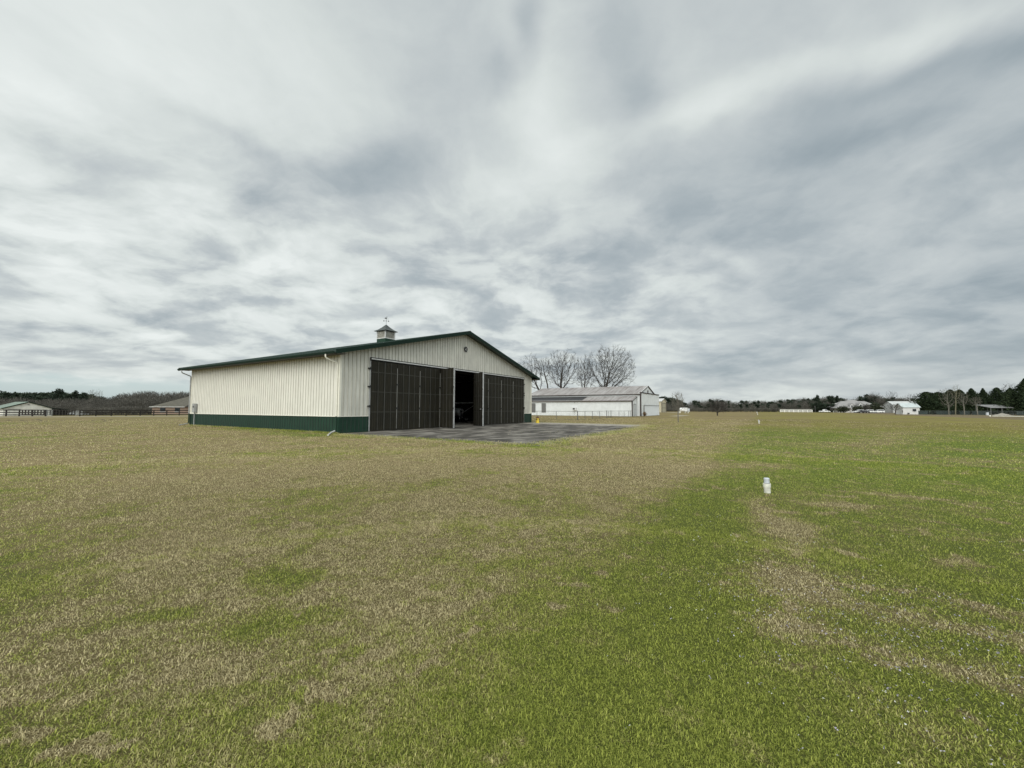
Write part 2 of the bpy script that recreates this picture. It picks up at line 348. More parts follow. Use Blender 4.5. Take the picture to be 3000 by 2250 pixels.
b = MB(); b.add([(.56, -.47, 1.73), (.56, .47, 1.73), (.12, .47, 2.12), (.12, -.47, 2.12), (.62, -.47, 1.73), (.62, .47, 1.73), (.17, .47, 2.14), (.17, -.47, 2.14)], [(4, 5, 6, 7), (0, 3, 2, 1), (0, 1, 5, 4), (1, 2, 6, 5), (2, 3, 7, 6), (3, 0, 4, 7)]); b.build('windscreen', M['glass'], fu)
b = MB(); foil = [(.35, .0), (.25, .1), (-.2, .15), (-1.25, .02), (-1.25, .0), (-.2, -.04), (.2, -.05)]
b.loft([[(x*s_, y, 2.2+z*s_+abs(y)*.025) for x, z in foil] for y, s_ in ((-5.5, .7), (-2.7, 1), (0, 1), (2.7, 1), (5.5, .7))]); b.build('wing', M['aircraft'], pl)
for sy in (-1, 1):
    b = MB(); b.tube([(-.1, sy*.5, .95), (-.3, sy*2.6, 2.22)], .045, 6); b.build('wing_strut', M['aircraft'], pl)
    b = MB(); b.tube([(-.5, sy*.4, .85), (-.55, sy*1.2, .3)], [.06, .04], 6); b.build('gear_leg', M['aircraft'], pl)
    b = MB(); b.lathe([(.08, -.08), (.19, -.07), (.21, 0), (.19, .07), (.08, .08)], 16, (-.55, sy*1.27, .21), 'y'); wh = b.build('wheel', M['rubber'], pl, True)
    b = MB(); b.loft([[(-.55+x*1.0, sy*1.27+y, .3+z*.8) for x, y, z in ((dx, .14*math.cos(a)*k_, .2*math.sin(a)*k_) for a in [i*math.pi/4 for i in range(8)])] for dx, k_ in ((.42, .25), (.25, .9), (-.1, 1), (-.5, .2))]); b.build('wheel_fairing', M['aircraft'], wh)
b = MB(); b.tube([(1.1, 0, .9), (1.2, 0, .2)], .05, 6); b.build('gear_leg', M['aircraft'], pl)
b = MB(); b.lathe([(.08, -.07), (.16, -.06), (.18, 0), (.16, .06), (.08, .07)], 16, (1.2, 0, .18), 'y'); b.build('wheel', M['rubber'], pl, True)
b = MB(); b.prism([(-4.7, -.04, 1.5), (-5.7, -.04, 1.4), (-6.0, -.04, 2.7), (-5.5, -.04, 2.7)], (0, .08, 0)); b.build('tail_fin', M['aircraft'], pl)
b = MB(); b.box(-5.7, -1.7, 1.38, -4.9, 1.7, 1.44); b.build('tailplane', M['aircraft'], pl)
b = MB(); b.lathe([(.14, 1.75), (.1, 1.95), (.01, 2.05)], 12, (0, 0, 1.28), 'x'); b.prism([(1.82, -.06, .4), (1.84, .06, .4), (1.84, .06, 2.16), (1.82, -.06, 2.16)], (.025, 0, 0)); b.build('propeller', M['black'], pl)

# ================================================================== turf colouring (shared by ground sheet and blades)
def turf(t):
    P = t.n('ShaderNodeNewGeometry').outputs['Position']; x, y, _ = t.xyz(P)
    P2 = t.comb(x, y, 0.0)
    nA = t.noise(P2, .085, 4, .6); nB = t.noise(P2, .45, 5, .62); nC = t.noise(P2, 2.2, 5, .65)
    v = t.m('ADD', t.m('MULTIPLY', x, -DR.y), t.m('MULTIPLY', y, DR.x)); s = t.m('ADD', t.m('MULTIPLY', x, DR.x), t.m('MULTIPLY', y, DR.y))
    vw = t.m('ADD', v, t.m('MULTIPLY', t.m('SUBTRACT', nB, .5), 3.0))
    right = t.smooth(vw, 2.3, .1)
    mow = t.noise(t.comb(t.m('MULTIPLY', v, 1.0), t.m('MULTIPLY', s, .05), 3.0), .55, 3)
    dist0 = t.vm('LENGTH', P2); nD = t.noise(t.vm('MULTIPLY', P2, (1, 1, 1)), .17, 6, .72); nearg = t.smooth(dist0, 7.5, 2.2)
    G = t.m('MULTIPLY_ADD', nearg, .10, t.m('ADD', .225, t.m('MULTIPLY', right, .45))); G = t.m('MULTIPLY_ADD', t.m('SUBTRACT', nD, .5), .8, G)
    nE = t.noise(P2, 6.5, 4, .6)
    nF = t.noise(P2, .06, 9, .78)
    for n_, k in ((nA, .7), (nB, 1.25), (nE, .75), (nC, 1.0), (mow, .4)): G = t.m('ADD', G, t.m('MULTIPLY', t.m('SUBTRACT', n_, .5), k))
    blob = lambda cx_, cy_, rx, ry, rot, amp: (cx_, cy_, rx, ry, rot, amp)
    blobs = [blob(.7, 2.2, 1.6, 1.1, 0, .26), blob(-1.6, 1.9, 1.3, .5, 10, .22), blob(-2.25, 3.95, .35, .25, 0, .5), blob(-2.62, 3.24, .25, .14, 20, .65), blob(-1.84, 3.15, .45, .22, 10, .45),
             blob(.9, 7.2, 1.5, 1.2, 0, .22), blob(-.6, 5.0, 2.2, 1.2, 10, .16), blob(-3.5, 8, 3.5, 2, 20, .08), blob(5.3, 8.6, 1.2, .75, 30, .3), blob(-.5, 11.8, 5, 1.2, 5, -.22), blob(4.2, 10.6, .7, 2.0, -40, -.3),
             blob(5.5, 6.9, .5, .22, -10, -.55), blob(3.65, 5.5, .42, .85, -30, -.6), blob(2.65, 3.95, .4, .6, -30, -.5), blob(4.1, 6.8, .26, .8, -22, -.5), blob(2.0, 3.1, .3, .22, -20, -.4), blob(2.25, 5.3, .6, 1.4, -32, .20), blob(3.3, 7.3, .6, 1.3, -30, .16), blob(1.0, 3.6, .7, .6, -20, .15), blob(3.4, 3.0, .6, .16, -35, -.55), blob(4.1, 3.2, .5, .15, -30, -.45), blob(1.75, 2.6, .3, .14, -20, -.4), blob(7.6, 7.4, 1.0, .16, -32, -.5), blob(1.0, 8.6, 1.6, 2.4, -15, -.10), blob(6.2, 11.5, 2.5, .6, 10, -.28), blob(12, 12.5, 3, .35, -32, -.35), blob(20, 22, 9, 1.6, 40, -.3), blob(2.1, 2.0, .7, .3, -30, -.3), blob(2.75, 2.55, .5, .18, -30, -.45),
             blob(-3.2, 5.2, 1.6, .8, 10, -.12), blob(-6, 9, 4, 2, 0, -.10), blob(-12.5, 24.5, 5, 1.0, -30, .35), blob(-20, 32, 8, 2, -35, .3), blob(-4.5, 21.6, 6.3, .45, -39.5, .5), blob(26, 46, 3, 2, 30, -.3)]
    for cx_, cy_, rx, ry, rot, amp in blobs:
        c, q = math.cos(R(rot)), math.sin(R(rot)); dx = t.m('SUBTRACT', x, cx_); dy = t.m('SUBTRACT', y, cy_)
        a = t.m('MULTIPLY_ADD', dx, c/rx, t.m('MULTIPLY', dy, q/rx)); b_ = t.m('MULTIPLY_ADD', dx, -q/ry, t.m('MULTIPLY', dy, c/ry))
        d2 = t.m('MULTIPLY_ADD', a, a, t.m('MULTIPLY', b_, b_)); e = t.m('EXPONENT', t.m('MULTIPLY', d2, -1.0))
        G = t.m('MULTIPLY_ADD', e, amp, G)
    th1 = t.noise(P2, 1.5, 4, .6, .4); th2 = t.noise(t.vm('ADD', P2, (37.0, 11.0, 0)), 3.1, 4, .6, .4)               # patches of flat dead thatch, ragged, a hand to half a metre across
    thatch = t.m('MAXIMUM', t.smooth(th1, .585, .66), t.smooth(th2, .60, .68)); G = t.m('MULTIPLY_ADD', thatch, -.46, G)
    far = t.smooth(s, 22, 60); strip = t.m('MULTIPLY', right, far)
    G = t.m('MULTIPLY_ADD', strip, -.14, G); G = t.m('MULTIPLY_ADD', t.m('MULTIPLY', far, t.m('SUBTRACT', nF, .5)), 1.9, G)
    dirt = t.smooth(t.m('ADD', v, t.m('MULTIPLY', t.m('SUBTRACT', nA, .5), 7.0)), -35, -39)         # bare brown strip beyond the grass runway
    return dict(P=P2, x=x, y=y, v=v, s=s, nA=nA, nB=nB, nC=nC, nD=nD, nF=nF, G=G, right=right, far=far, dirt=dirt)

STRAW, OLIVE, GREEN, YGREEN = (.285, .222, .120), (.180, .150, .064), (.110, .150, .026), (.19, .172, .045)
# ---- ground sheet
m, t = mat('turf_ground'); T = turf(t)
fine = t.noise(T['P'], 14, 4, .7); fine2 = t.noise(T['P'], 45, 3, .7); mid_ = t.noise(T['P'], 1.1, 6, .7)
straw = t.mix(t.smooth(t.m('ADD', t.m('MULTIPLY', T['nC'], .4), t.m('MULTIPLY', T['nD'], .6)), .38, .62), OLIVE, STRAW); straw = t.mix(t.smooth(mid_, .42, .62), straw, (.215, .165, .088))
green = t.mix(t.smooth(T['far'], 0, 1), GREEN, YGREEN)
Gn = t.m('ADD', T['G'], t.m('ADD', t.m('MULTIPLY', t.m('SUBTRACT', fine, .5), .9), t.m('MULTIPLY', t.m('SUBTRACT', mid_, .5), .5)))
c = t.mix(t.smooth(Gn, .2, .72), straw, green)
c = t.mix(t.m('MULTIPLY', T['dirt'], .85), c, (.17, .135, .085))
c = t.vm('SCALE', c, t.m('MULTIPLY_ADD', T['far'], t.m('MULTIPLY', t.m('SUBTRACT', T['nF'], .5), 1.5), 1.0))
c = t.vm('SCALE', c, t.smooth(fine2, .25, .75, .72, 1.22)); c = t.vm('SCALE', c, t.smooth(fine, .3, .7, .8, 1.12))
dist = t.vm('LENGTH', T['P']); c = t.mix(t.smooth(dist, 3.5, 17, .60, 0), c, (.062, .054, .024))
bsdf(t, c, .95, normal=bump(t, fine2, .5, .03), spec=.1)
mb = MB(); N = 48
_gx = (-3000, -1500, -800, -500, -350, -280, -240, -200, -170, -150, -130, -115, -100, -85, -70, -50, -20, 0, 50, 150, 400, 900, 3000); _gy = (-400, -150, -60, 0, 20, 40, 55, 65, 75, 85, 95, 110, 130, 150, 180, 220, 260, 320, 450, 800, 1500, 3000)
mb.add([(x, y, max(terrain(x, y), -5)) for y in _gy for x in _gx], [(r_*23+c_, r_*23+c_+1, r_*23+c_+24, r_*23+c_+23) for r_ in range(len(_gy)-1) for c_ in range(22)])
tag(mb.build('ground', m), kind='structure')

# ---- apron in front of the doors
m, t = mat('old_asphalt'); P = t.n('ShaderNodeTexCoord').outputs['Object']; x, y, _ = t.xyz(P)
a1 = t.noise(t.vm('MULTIPLY', P, (.55, 1.3, 1)), .8, 6, .65); a2 = t.noise(P, 3.5, 6, .7); a3 = t.noise(P, 60, 3, .7); a4 = t.noise(t.vm('MULTIPLY', P, (1.5, .4, 1)), .55, 5, .6, 1.2)
c = t.mix(t.smooth(a1, .42, .66), (.052, .047, .040), (.225, .208, .18)); c = t.mix(t.smooth(a4, .54, .66, 0, .85), c, (.27, .255, .225)); c = t.mix(t.smooth(a2, .6, .75, 0, .7), c, (.22, .20, .165))
def arc(c, cx_, cy_, r0, wd, amt):
    d = t.vm('LENGTH', t.vm('SUBTRACT', t.comb(x, y, 0.0), (cx_, cy_, 0))); e = t.m('ABSOLUTE', t.m('SUBTRACT', d, r0))
    return t.mix(t.m('MULTIPLY', t.smooth(e, wd, 0), t.smooth(a2, .38, .6, 0, amt)), c, (.21, .195, .17))
c = arc(c, 7, -13.5, 8.5, .14, .8); c = arc(c, 9, -13, 6.2, .1, .8); c = arc(c, 16, -2, 7.5, .12, .7); c = arc(c, 3, -4, 6, .1, .6); c = arc(c, 19, -16, 9, .13, .7)
edge = t.smooth(t.m('ADD', x, t.m('MULTIPLY', t.m('SUBTRACT', a1, .5), 7)), 20.5, 23.0); c = t.mix(edge, c, t.mix(t.smooth(a2, .35, .65), (.25, .23, .19), (.38, .35, .30)))
c = t.vm('SCALE', c, t.smooth(a3, .25, .75, .75, 1.2)); bsdf(t, c, .9, normal=bump(t, a3, .3, .01), spec=.25)
def ragged(pts, amp, step=.45, seed=1):
    rr = random.Random(seed); out = []
    for i, p in enumerate(pts):
        q = Vector(pts[(i+1) % len(pts)]); p = Vector(p); L = (q-p).length; n_ = max(1, int(L/step)); nr = Vector((-(q-p).y, (q-p).x)).normalized(); w_ = 0
        for k in range(n_): w_ = .6*w_+rr.uniform(-amp, amp); out.append(p+(q-p)*(k/n_)+nr*w_)
    return out
ap = ragged([(-.6, -.06), (-.7, -7), (-.6, -14.5), (8, -14.6), (16, -14.2), (25.8, -13.6), (26.6, -6), (26.2, .3), (25.4, -.06)], .30)
mb = MB(); n = len(ap); mb.add([(p.x, p.y, .008) for p in ap]+[(12, -7, .008)], [(i, (i+1) % n, n) for i in range(n)])
o = mb.build('apron', m); o.location = HA; o.rotation_euler = (0, 0, TH); tag(o, kind='structure')
APRON = ap

# ---- gravel lanes: along the paddock fence on the left, by the far hangars, beyond the runway
M['gravel'] = simple('pale_gravel', (.36, .33, .26), .95, .3, .8)
M['dirt'] = simple('brown_dirt', (.20, .165, .11), .95, .35, .5)
def lane(name, a, b, w_, m_, z=.006, seed=3):
    a, b = Vector(a), Vector(b); d = (b-a).normalized(); n_ = Vector((-d.y, d.x, 0))*w_/2
    pts = ragged([(a-n_).xy, (b-n_).xy, (b+n_).xy, (a+n_).xy], w_*.05, 3, seed); k = len(pts); c_ = (a+b)/2
    mb = MB(); mb.add([(p.x, p.y, z) for p in pts], [tuple(range(k))]); return tag(mb.build(name, m_), kind='structure')
lane('driveway', g(-120, 1222.6), g(560, 1219.0), 4.2, M['gravel'])

# ================================================================== the white hangar with a lean-to
G0 = g(1853, 1220.5)
wh_ = thing('white_hangar', 'long white metal hangar with brown trim, streaked grey roof and a low side lean-to', 'hangar', G0, TH)
M['wwall'] = simple('white_siding', (.60, .62, .62), .5, .08, 1.0, streak=.07)
M['btrim'] = simple('dark_brown_trim', (.030, .018, .016), .55, .2)
m, t = mat('streaked_grey_roof'); P = t.n('ShaderNodeTexCoord').outputs['Object']; x, y, z = t.xyz(P)
r1 = t.noise(t.comb(t.m('MULTIPLY', x, .10), t.m('MULTIPLY', y, 1.3), 0.0), 1.3, 5, .65); r2 = t.noise(P, .35, 4)
c = t.mix(t.smooth(r1, .34, .64), (.17, .15, .14), (.36, .345, .335)); c = t.mix(t.smooth(r2, .5, .7, 0, .5), c, (.22, .185, .175)); bsdf(t, c, .55, spec=.35); M['wroof'] = m
M['panel'] = simple('dark_roof_sheet', (.022, .022, .024), .5, .25, .6)
M['shutter'] = simple('grey_ribbed_shutter', (.13, .13, .125), .6, .15, streak=.15)
LW, Q0, PKQ, PKZ, WL = 3.77, 0.0, 3.77+8.0, 7.15, 27.7
sd_ = lambda *a, **k: siding(*a, pitch=.305, rh=.02, **k)
w = MB(); sd_(w, (0, WL), (0, 0), (-1, 0), .05, 3.40); w.build('wall', M['wwall'], wh_)
w = MB(); sd_(w, (0, 0), (LW-.2, 0), (0, -1), .05, lambda q: 3.38+q*.255); w.build('wall', M['wwall'], wh_)
FW = 18.6
w = MB(); sd_(w, (LW+.05, -.9), (LW+FW, -.9), (0, -1), .05, 5.2); w.box(LW+.02, -.88, .05, LW+FW, -.72, 5.2); w.build('front_wall', M['wwall'], wh_)
w = MB(); sd_(w, (LW, WL), (LW, -.72), (-1, 0), 4.3, 4.99); w.box(LW-.02, -.70, .05, LW+.02, -.001, 4.29); sd_(w, (LW+16, -.7), (LW+16, WL), (1, 0), .05, 4.9); w.build('wall', M['wwall'], wh_)
gz = lambda q: PKZ-.12-abs(q-8.0)*.262
for yy in (-.55, WL):
    w = MB(); sd_(w, (LW, yy), (LW+8, yy), (0, -1 if yy < 0 else 1), 4.9 if yy < 0 else .05, lambda q: gz(q)); sd_(w, (LW+8, yy), (LW+16, yy), (0, -1 if yy < 0 else 1), 4.9 if yy < 0 else .05, lambda q: gz(q+8)); w.build('gable_wall', M['wwall'], wh_)
for sx in (0, 1):
    X = (lambda q: LW+q) if sx == 0 else (lambda q: LW+16-q)
    b = MB(); b.prism([(X(-.35), -.68, PKZ-8.35*.262), (X(8), -.68, PKZ), (X(8), -.68, PKZ+.07), (X(-.35), -.68, PKZ-8.35*.262+.07)], (0, WL+1, 0)); b.build('roof', M['wroof'], wh_)
    b = MB(); b.prism([(X(-.37), -.72, PKZ-8.35*.262-.14), (X(8), -.72, PKZ-.14), (X(8), -.72, PKZ+.06), (X(-.37), -.72, PKZ-8.35*.262+.06)], (0, .036, 0)); b.box(min(X(-.375), X(-.352)), -.68, PKZ-8.35*.262-.13, max(X(-.375), X(-.352)), WL+.3, PKZ-8.35*.262+.02); b.build('fascia', M['btrim'], wh_)
    b = MB(); b.prism([(X(-.39), -.74, PKZ-8.35*.262+.062), (X(8), -.74, PKZ+.062), (X(8), -.74, PKZ+.10), (X(-.39), -.74, PKZ-8.35*.262+.10)], (0, .15, 0)); b.box(min(X(-.40), X(-.30)), -.58, PKZ-8.4*.262+.075, max(X(-.40), X(-.30)), WL+.3, PKZ-8.4*.262+.11); b.build('drip_edge', M['white_metal'], wh_)
b = MB(); b.prism([(-.3, -.12, 3.40), (LW-.01, -.12, 4.44), (LW-.01, -.12, 4.50), (-.3, -.12, 3.46)], (0, WL+.3, 0)); lro = b.build('lean_to_roof', M['wroof'], wh_)
b = MB()
for y0, y1 in ((11.6, 15.4), (15.55, 18.1), (18.25, 21.6), (21.75, 24.4), (24.55, 27.6)): b.prism([(-.22, y0, 3.492), (LW-.15, y0, 4.482), (LW-.15, y0, 4.52), (-.22, y0, 3.53)], (0, y1-y0, 0))
b.build('dark_roof_sheet', M['panel'], lro)
b = MB(); b.box(-.34, 11.4, 3.47, -.302, WL+.2, 3.53); b.build('drip_edge', M['white_metal'], lro)
b = MB(); b.box(-.33, -.14, 3.29, -.302, WL+.2, 3.455); b.prism([(-.3, -.16, 3.28), (LW, -.16, 4.30), (LW, -.16, 4.46), (-.3, -.16, 3.44)], (0, .03, 0)); b.box(-.06, -.075, .03, .1, -.024, 3.38); b.box(-.062, -.022, .03, -.022, .14, 3.38); b.build('corner_trim', M['btrim'], wh_)
b = MB(); b.box(LW-.16, -.99, .03, LW+.045, -.7, 5.42); b.box(LW+.047, -1.0, 5.2, LW+FW+.12, -.68, 5.42); b.build('parapet_trim', M['btrim'], wh_)
# doors, windows, air conditioner, vent
b = MB(); b.box(1.05, -.07, .03, 2.55, -.024, 2.62); dr_ = b.build('side_door', simple('grey_white_door', (.50, .52, .53), .5), wh_)
b = MB(); b.box(.93, -.09, .03, 1.045, -.022, 2.75); b.box(2.555, -.09, .03, 2.67, -.022, 2.75); b.box(1.047, -.09, 2.63, 2.553, -.022, 2.75); b.build('door_frame', M['shutter'], dr_)
b = MB(); sd_(b, (LW+3.0, -.955), (LW+FW-.05, -.955), (0, -1), .06, 2.45); sdv = b.build('sliding_door', simple('pale_door', (.60, .625, .64), .5, .08), wh_)
b = MB(); b.box(LW+2.4, -1.05, 2.47, LW+FW, -.94, 2.58); b.box(LW+2.9, -1.0, .05, LW+2.98, -.93, 2.46); b.build('door_rail', M['galv'], sdv)
b = MB(); b.box(LW+1.9, -.98, .9, LW+2.5, -.93, 2.4); b.build('service_panel', M['galv'], wh_)
for yc in (21.35, 24.2, 26.6):
    b = MB(); siding(b, (-.045, yc+.6), (-.045, yc-.6), (-1, 0), .72, 2.98, .2, .02); b.box(-.04, yc-.6, .72, -.024, yc+.6, 2.98); wi = b.build('shuttered_window', M['shutter'], wh_)
    b = MB(); b.box(-.06, yc-.7, 2.985, -.022, yc+.7, 3.1); b.box(-.06, yc-.7, .7, -.022, yc-.605, 2.98); b.box(-.06, yc+.605, .7, -.022, yc+.7, 2.98); b.build('window_frame', M['wwall'], wi)
b = MB(); b.box(-.42, 12.85, 1.28, -.022, 13.65, 1.95); ac = b.build('air_conditioner', M['white_metal'], wh_)
b = MB(); b.box(-.44, 13.1, 1.45, -.424, 13.6, 1.82); b.build('grille', M['black'], ac)
b = MB(); b.box(-.13, 13.2, 3.0, -.03, 13.45, 3.18); b.build('wall_lamp', M['galv'], wh_)
b = MB(); b.tube([(-.06, 13.3, .9), (-.05, 13.5, .6), (-.1, 13.25, .45), (-.06, 13.4, .3)], .025, 5); b.build('hose', M['galv'], wh_)
b = MB(); b.prism([(LW+8+.42*math.cos(a), -.59, 5.75+.42*math.sin(a)) for a in [k*math.pi/10 for k in range(11)]]+[(LW+7.58, -.59, 5.45), (LW+8.42, -.59, 5.45)], (0, -.05, 0)); b.build('gable_vent', M['btrim'], wh_)
gl = lambda q, l, z=0.0: G0+DR*q+DL*l+Vector((0, 0, z))
lane('hangar_apron', gl(LW+8, -6.4), gl(LW+24, -6.6), 2.6, M['gravel'], seed=5)

# tan hangar beyond
tg = at(1936.5, 196); th_ = thing('tan_hangar', 'small tan metal hangar with a brown-framed door beyond the white hangar', 'hangar', tg, TH)
M['tan'] = simple('tan_siding', (.44, .40, .29), .55, .1, 1, streak=.08); M['tan_door'] = simple('tan_door', (.36, .33, .24), .55, .1)
w = MB(); sd_(w, (0, 0), (13, 0), (0, -1), .05, lambda q: 5.4+.22*(q if q < 6.5 else 13-q)); sd_(w, (0, 14), (0, 0), (-1, 0), .05, 5.4); sd_(w, (13, 0), (13, 14), (1, 0), .05, 5.4); w.box(.1, 13.9, 0.05, 12.9, 14, 6.3)
w.build('wall', M['tan'], th_)
for s0 in (0, 1):
    X = (lambda q: q) if s0 == 0 else (lambda q: 13-q)
    b = MB(); b.prism([(X(-.4), -.4, 5.36), (X(6.5), -.4, 6.86), (X(6.5), -.4, 6.96), (X(-.4), -.4, 5.46)], (0, 14.8, 0)); b.build('roof', M['white_metal'], th_)
b = MB(); b.box(2.0, -.12, .05, 11, -.03, 4.5); dd = b.build('door', M['tan_door'], th_)
b = MB(); b.box(1.7, -.16, .05, 1.98, -.03, 4.7); b.box(11.02, -.2, .05, 11.6, -.03, 4.7); b.box(1.99, -.16, 4.51, 11.01, -.03, 4.7); b.box(2.0, -.17, 2.2, 11.0, -.125, 2.36); b.build('door_frame', M['btrim'], dd)
tl = lambda q, l: tg+DR*q+DL*l
lane('hangar_apron', tl(-2, -4), tl(26, -4), 4, M['gravel'], seed=8)

# ================================================================== fences
def chain_fence(name, label, pts, h, posts, mcol, grp=None, wires=True, thick=(), top=True, sp=.22, wr=.006):
    r_ = thing(name, label, 'fence', pts[0], group=grp); o = Vector(pts[0])
    cum = [0.0]
    for a, b_ in zip(pts, pts[1:]): cum.append(cum[-1]+(Vector(b_)-Vector(a)).length)
    def pos(s_):
        for i in range(len(pts)-1):
            if s_ <= cum[i+1]+1e-6: return Vector(pts[i]).lerp(Vector(pts[i+1]), (s_-cum[i])/(cum[i+1]-cum[i]))
        return Vector(pts[-1])
    for k, s_ in enumerate(posts):
        p = pos(s_)-o; rr = .055 if k in thick else .034
        b = MB(); b.tube([p, p+Vector((0, 0, h+(.1 if k in thick else .03)))], rr, 6); b.build('post', mcol, r_)
    if top:
        b = MB(); b.tube([Vector(p)-o+Vector((0, 0, h)) for p in pts], .028, 5); b.build('top_rail', mcol, r_)
    if wires:
        b = MB()
        for a, b_ in zip(pts, pts[1:]):
            a, b_ = Vector(a)-o, Vector(b_)-o; L = (b_-a).length; d = (b_-a)/L; n_ = int(L/sp)
            for k in range(-int(h/sp), n_):
                for sg in (0, 1):
                    s0, s1 = k*sp, k*sp+h; z0, z1 = (.03, h) if sg == 0 else (h, .03)
                    if s0 < 0: z0 += (z1-z0)*(-s0)/(s1-s0); s0 = 0
                    if s1 > L: z1 = z0+(z1-z0)*(L-s0)/(s1-s0); s1 = L
                    b.tube([a+d*s0+Vector((0, 0, z0)), a+d*s1+Vector((0, 0, z1))], wr, 3, False)
        b.tube([Vector(p)-o+Vector((0, 0, .04)) for p in pts], .016, 4); b.build('mesh', mcol, r_)
    return r_, pos
fp = [g(1520, 1226.5), g(1692, 1230), g(1777.6, 1224.5), gl(-.05, -.15)]
L1 = (fp[1]-fp[0]).length; L2 = (fp[2]-fp[1]).length; L3 = (fp[3]-fp[2]).length
chain_fence('chain_link_fence', 'low chain-link fence with grey posts in front of the white hangar', fp, 1.25,
            [.1, L1*.33, L1*.66, L1, L1+L2*.22, L1+L2*.46, L1+L2*.72, L1+L2, L1+L2+1.1, L1+L2+2.3, L1+L2+L3*.42, L1+L2+L3*.62, L1+L2+L3*.80, L1+L2+L3*.88], M['fence_steel'], thick=(3, 7, 9), wires=True, sp=.3, wr=.0025)

M['board'] = simple('dark_brown_fence_board', (.016, .013, .010), .8, .3, 3)
def board_fence(name, label, a, b_, n, h=1.2, rails=3, m_=None, grp=None, post=.075, rh=.075, cat='fence', zs=None):
    m_ = m_ or M['board']; a, b_ = Vector(a), Vector(b_); r_ = thing(name, label, cat, a, group=grp); d = b_-a; L = d.length; u_ = d/L; sdv = Vector((-u_.y, u_.x, 0))
    for k in range(n):
        p = d*(k/(n-1)); q = MB(); c4 = [p-u_*post-sdv*post, p+u_*post-sdv*post, p+u_*post+sdv*post, p-u_*post+sdv*post]; q.prism([(v.x, v.y, 0) for v in c4], (0, 0, h)); q.build('post', m_, r_)
    for z in (zs or [h*(.2+.72*i/(rails-1)) for i in range(rails)]):
        q = MB(); o_ = -sdv*(post+.004); c4 = [o_, d+o_, d+o_-sdv*.03, o_-sdv*.03]; q.prism([(v.x, v.y, z-rh) for v in c4], (0, 0, 2*rh)); q.build('rail', m_, r_)
    return r_
pg = 'dark board paddock fences on the left'
board_fence('board_fence', 'dark brown three-rail board fence in front of the green-roofed barn', g(-60, 1219.2), g(133, 1219.6), 6, 1.2, 3, grp=pg, rh=.085)
f0, f1 = g(270.6, 1219.4), g(547, 1216.8); f0 = f0-(f1-f0)*.115; f1 = f1+(f1-f0)*.18
board_fence('board_fence', 'long dark brown three-rail board fence running behind the cream hangar', f0, f1, 10, 1.13, 3, grp=pg, rh=.085)
a_, b2 = g(-40, 1218.2)+Vector((-3, 8, 0)), g(133, 1218.4)+Vector((-2, 7, 0))
board_fence('picket_pen_fence', 'dark pen fence with close-set posts against the white barn wall', a_, b2, 18, 1.12, 3, grp=pg, post=.07, rh=.05)
gr = board_fence('pipe_gate', 'pale barred gate beside the barn corner', g(137, 1219.4), g(152, 1219.2), 2, 1.1, 5, M['galv'], post=.04, rh=.03, cat='gate')
board_fence('pipe_gate', 'pale barred gate in the gap before the long board fence', g(222, 1218.8), g(240, 1219.2), 2, 1.0, 4, M['galv'], post=.04, rh=.03, cat='gate')
M['vinyl'] = simple('white_vinyl', (.74, .73, .68), .4, .05)
wf = board_fence('rail_fence', 'short white three-rail fence standing alone at the edge of the runway', at(2285.5, 252), at(2379, 246), 8, 1.6, 3, M['vinyl'], post=.16, rh=.15)

# fence with windscreen in front of the evergreens
e0, e1 = at(2690, 140.5), at(3060, 122)
_, pos = chain_fence('screened_fence', 'long chain-link fence with dull green screening below the evergreens', [e0, e1], 1.35, [k*2.7 for k in range(17)], simple('dull_fence_steel', (.10, .115, .11), .7), wires=True, sp=.3, wr=.012)
scr = MB(); d = (e1-e0); 
for a, b_ in ((0, .085), (.16, .29), (.36, .44), (.46, .60), (.8, 1)):
    p, q = d*a, d*b_; nn = Vector((-d.y, d.x, 0)).normalized()*.05; scr.prism([p+nn+Vector((0, 0, .1)), q+nn+Vector((0, 0, .1)), q+nn+Vector((0, 0, 1.28)), p+nn+Vector((0, 0, 1.28))], nn*.3)
scr.build('windscreen', simple('faded_green_screen', (.025, .04, .036), .8, .3, 1), _)

# ================================================================== buildings on the left
M['barn'] = simple('barn_white', (.64, .63, .57), .7, .18, .8); M['barn_roof'] = simple('pale_green_roof', (.16, .21, .165), .55, .2, .6)
bp = at(83, 128)
bn = thing('barn', 'white gabled barn with a pale green metal roof and dark open lean-to', 'barn', bp, R(62))
w = MB(); w.prism([(-5, 0, 0), (5, 0, 0), (5, 0, 2.5), (0, 0, 4.4), (-5, 0, 2.5)], (0, 13.5, 0)); w.build('wall', M['barn'], bn)
for s0 in (-1, 1):
    b = MB(); b.prism([(s0*5.4, -.3, 2.40), (0, -.3, 4.44), (0, -.3, 4.56), (s0*5.4, -.3, 2.52)], (0, 14.2, 0)); b.build('roof', M['barn_roof'], bn)
    b = MB(); b.prism([(s0*5.45, -.35, 2.24), (0, -.35, 4.30), (0, -.35, 4.58), (s0*5.45, -.35, 2.52)], (0, .046, 0)); b.build('fascia', M['green_trim'], bn)
b = MB(); b.prism([(5.42, .1, 2.44), (9.2, .1, 2.05), (9.2, .1, 2.15), (5.42, .1, 2.54)], (0, 9, 0)); sh = b.build('lean_to_roof', M['green_trim'], bn)
b = MB()
for xx in (6.8, 9.1):
    for yy in (.4, 8.6): b.box(xx-.08, yy-.08, 0, xx+.08, yy+.08, 2.1)
b.box(5.2, 8.75, 0, 9.15, 8.9, 2.0); b.box(9.0, 1, 0, 9.1, 8.5, 1.9); b.build('lean_to_frame', M['board'], bn)
b = MB(); b.prism([(-.3, -.02, 3.5), (.3, -.02, 3.5), (0, -.02, 3.75)], (0, -.05, 0)); b.build('gable_vent', M['soffit'], bn)
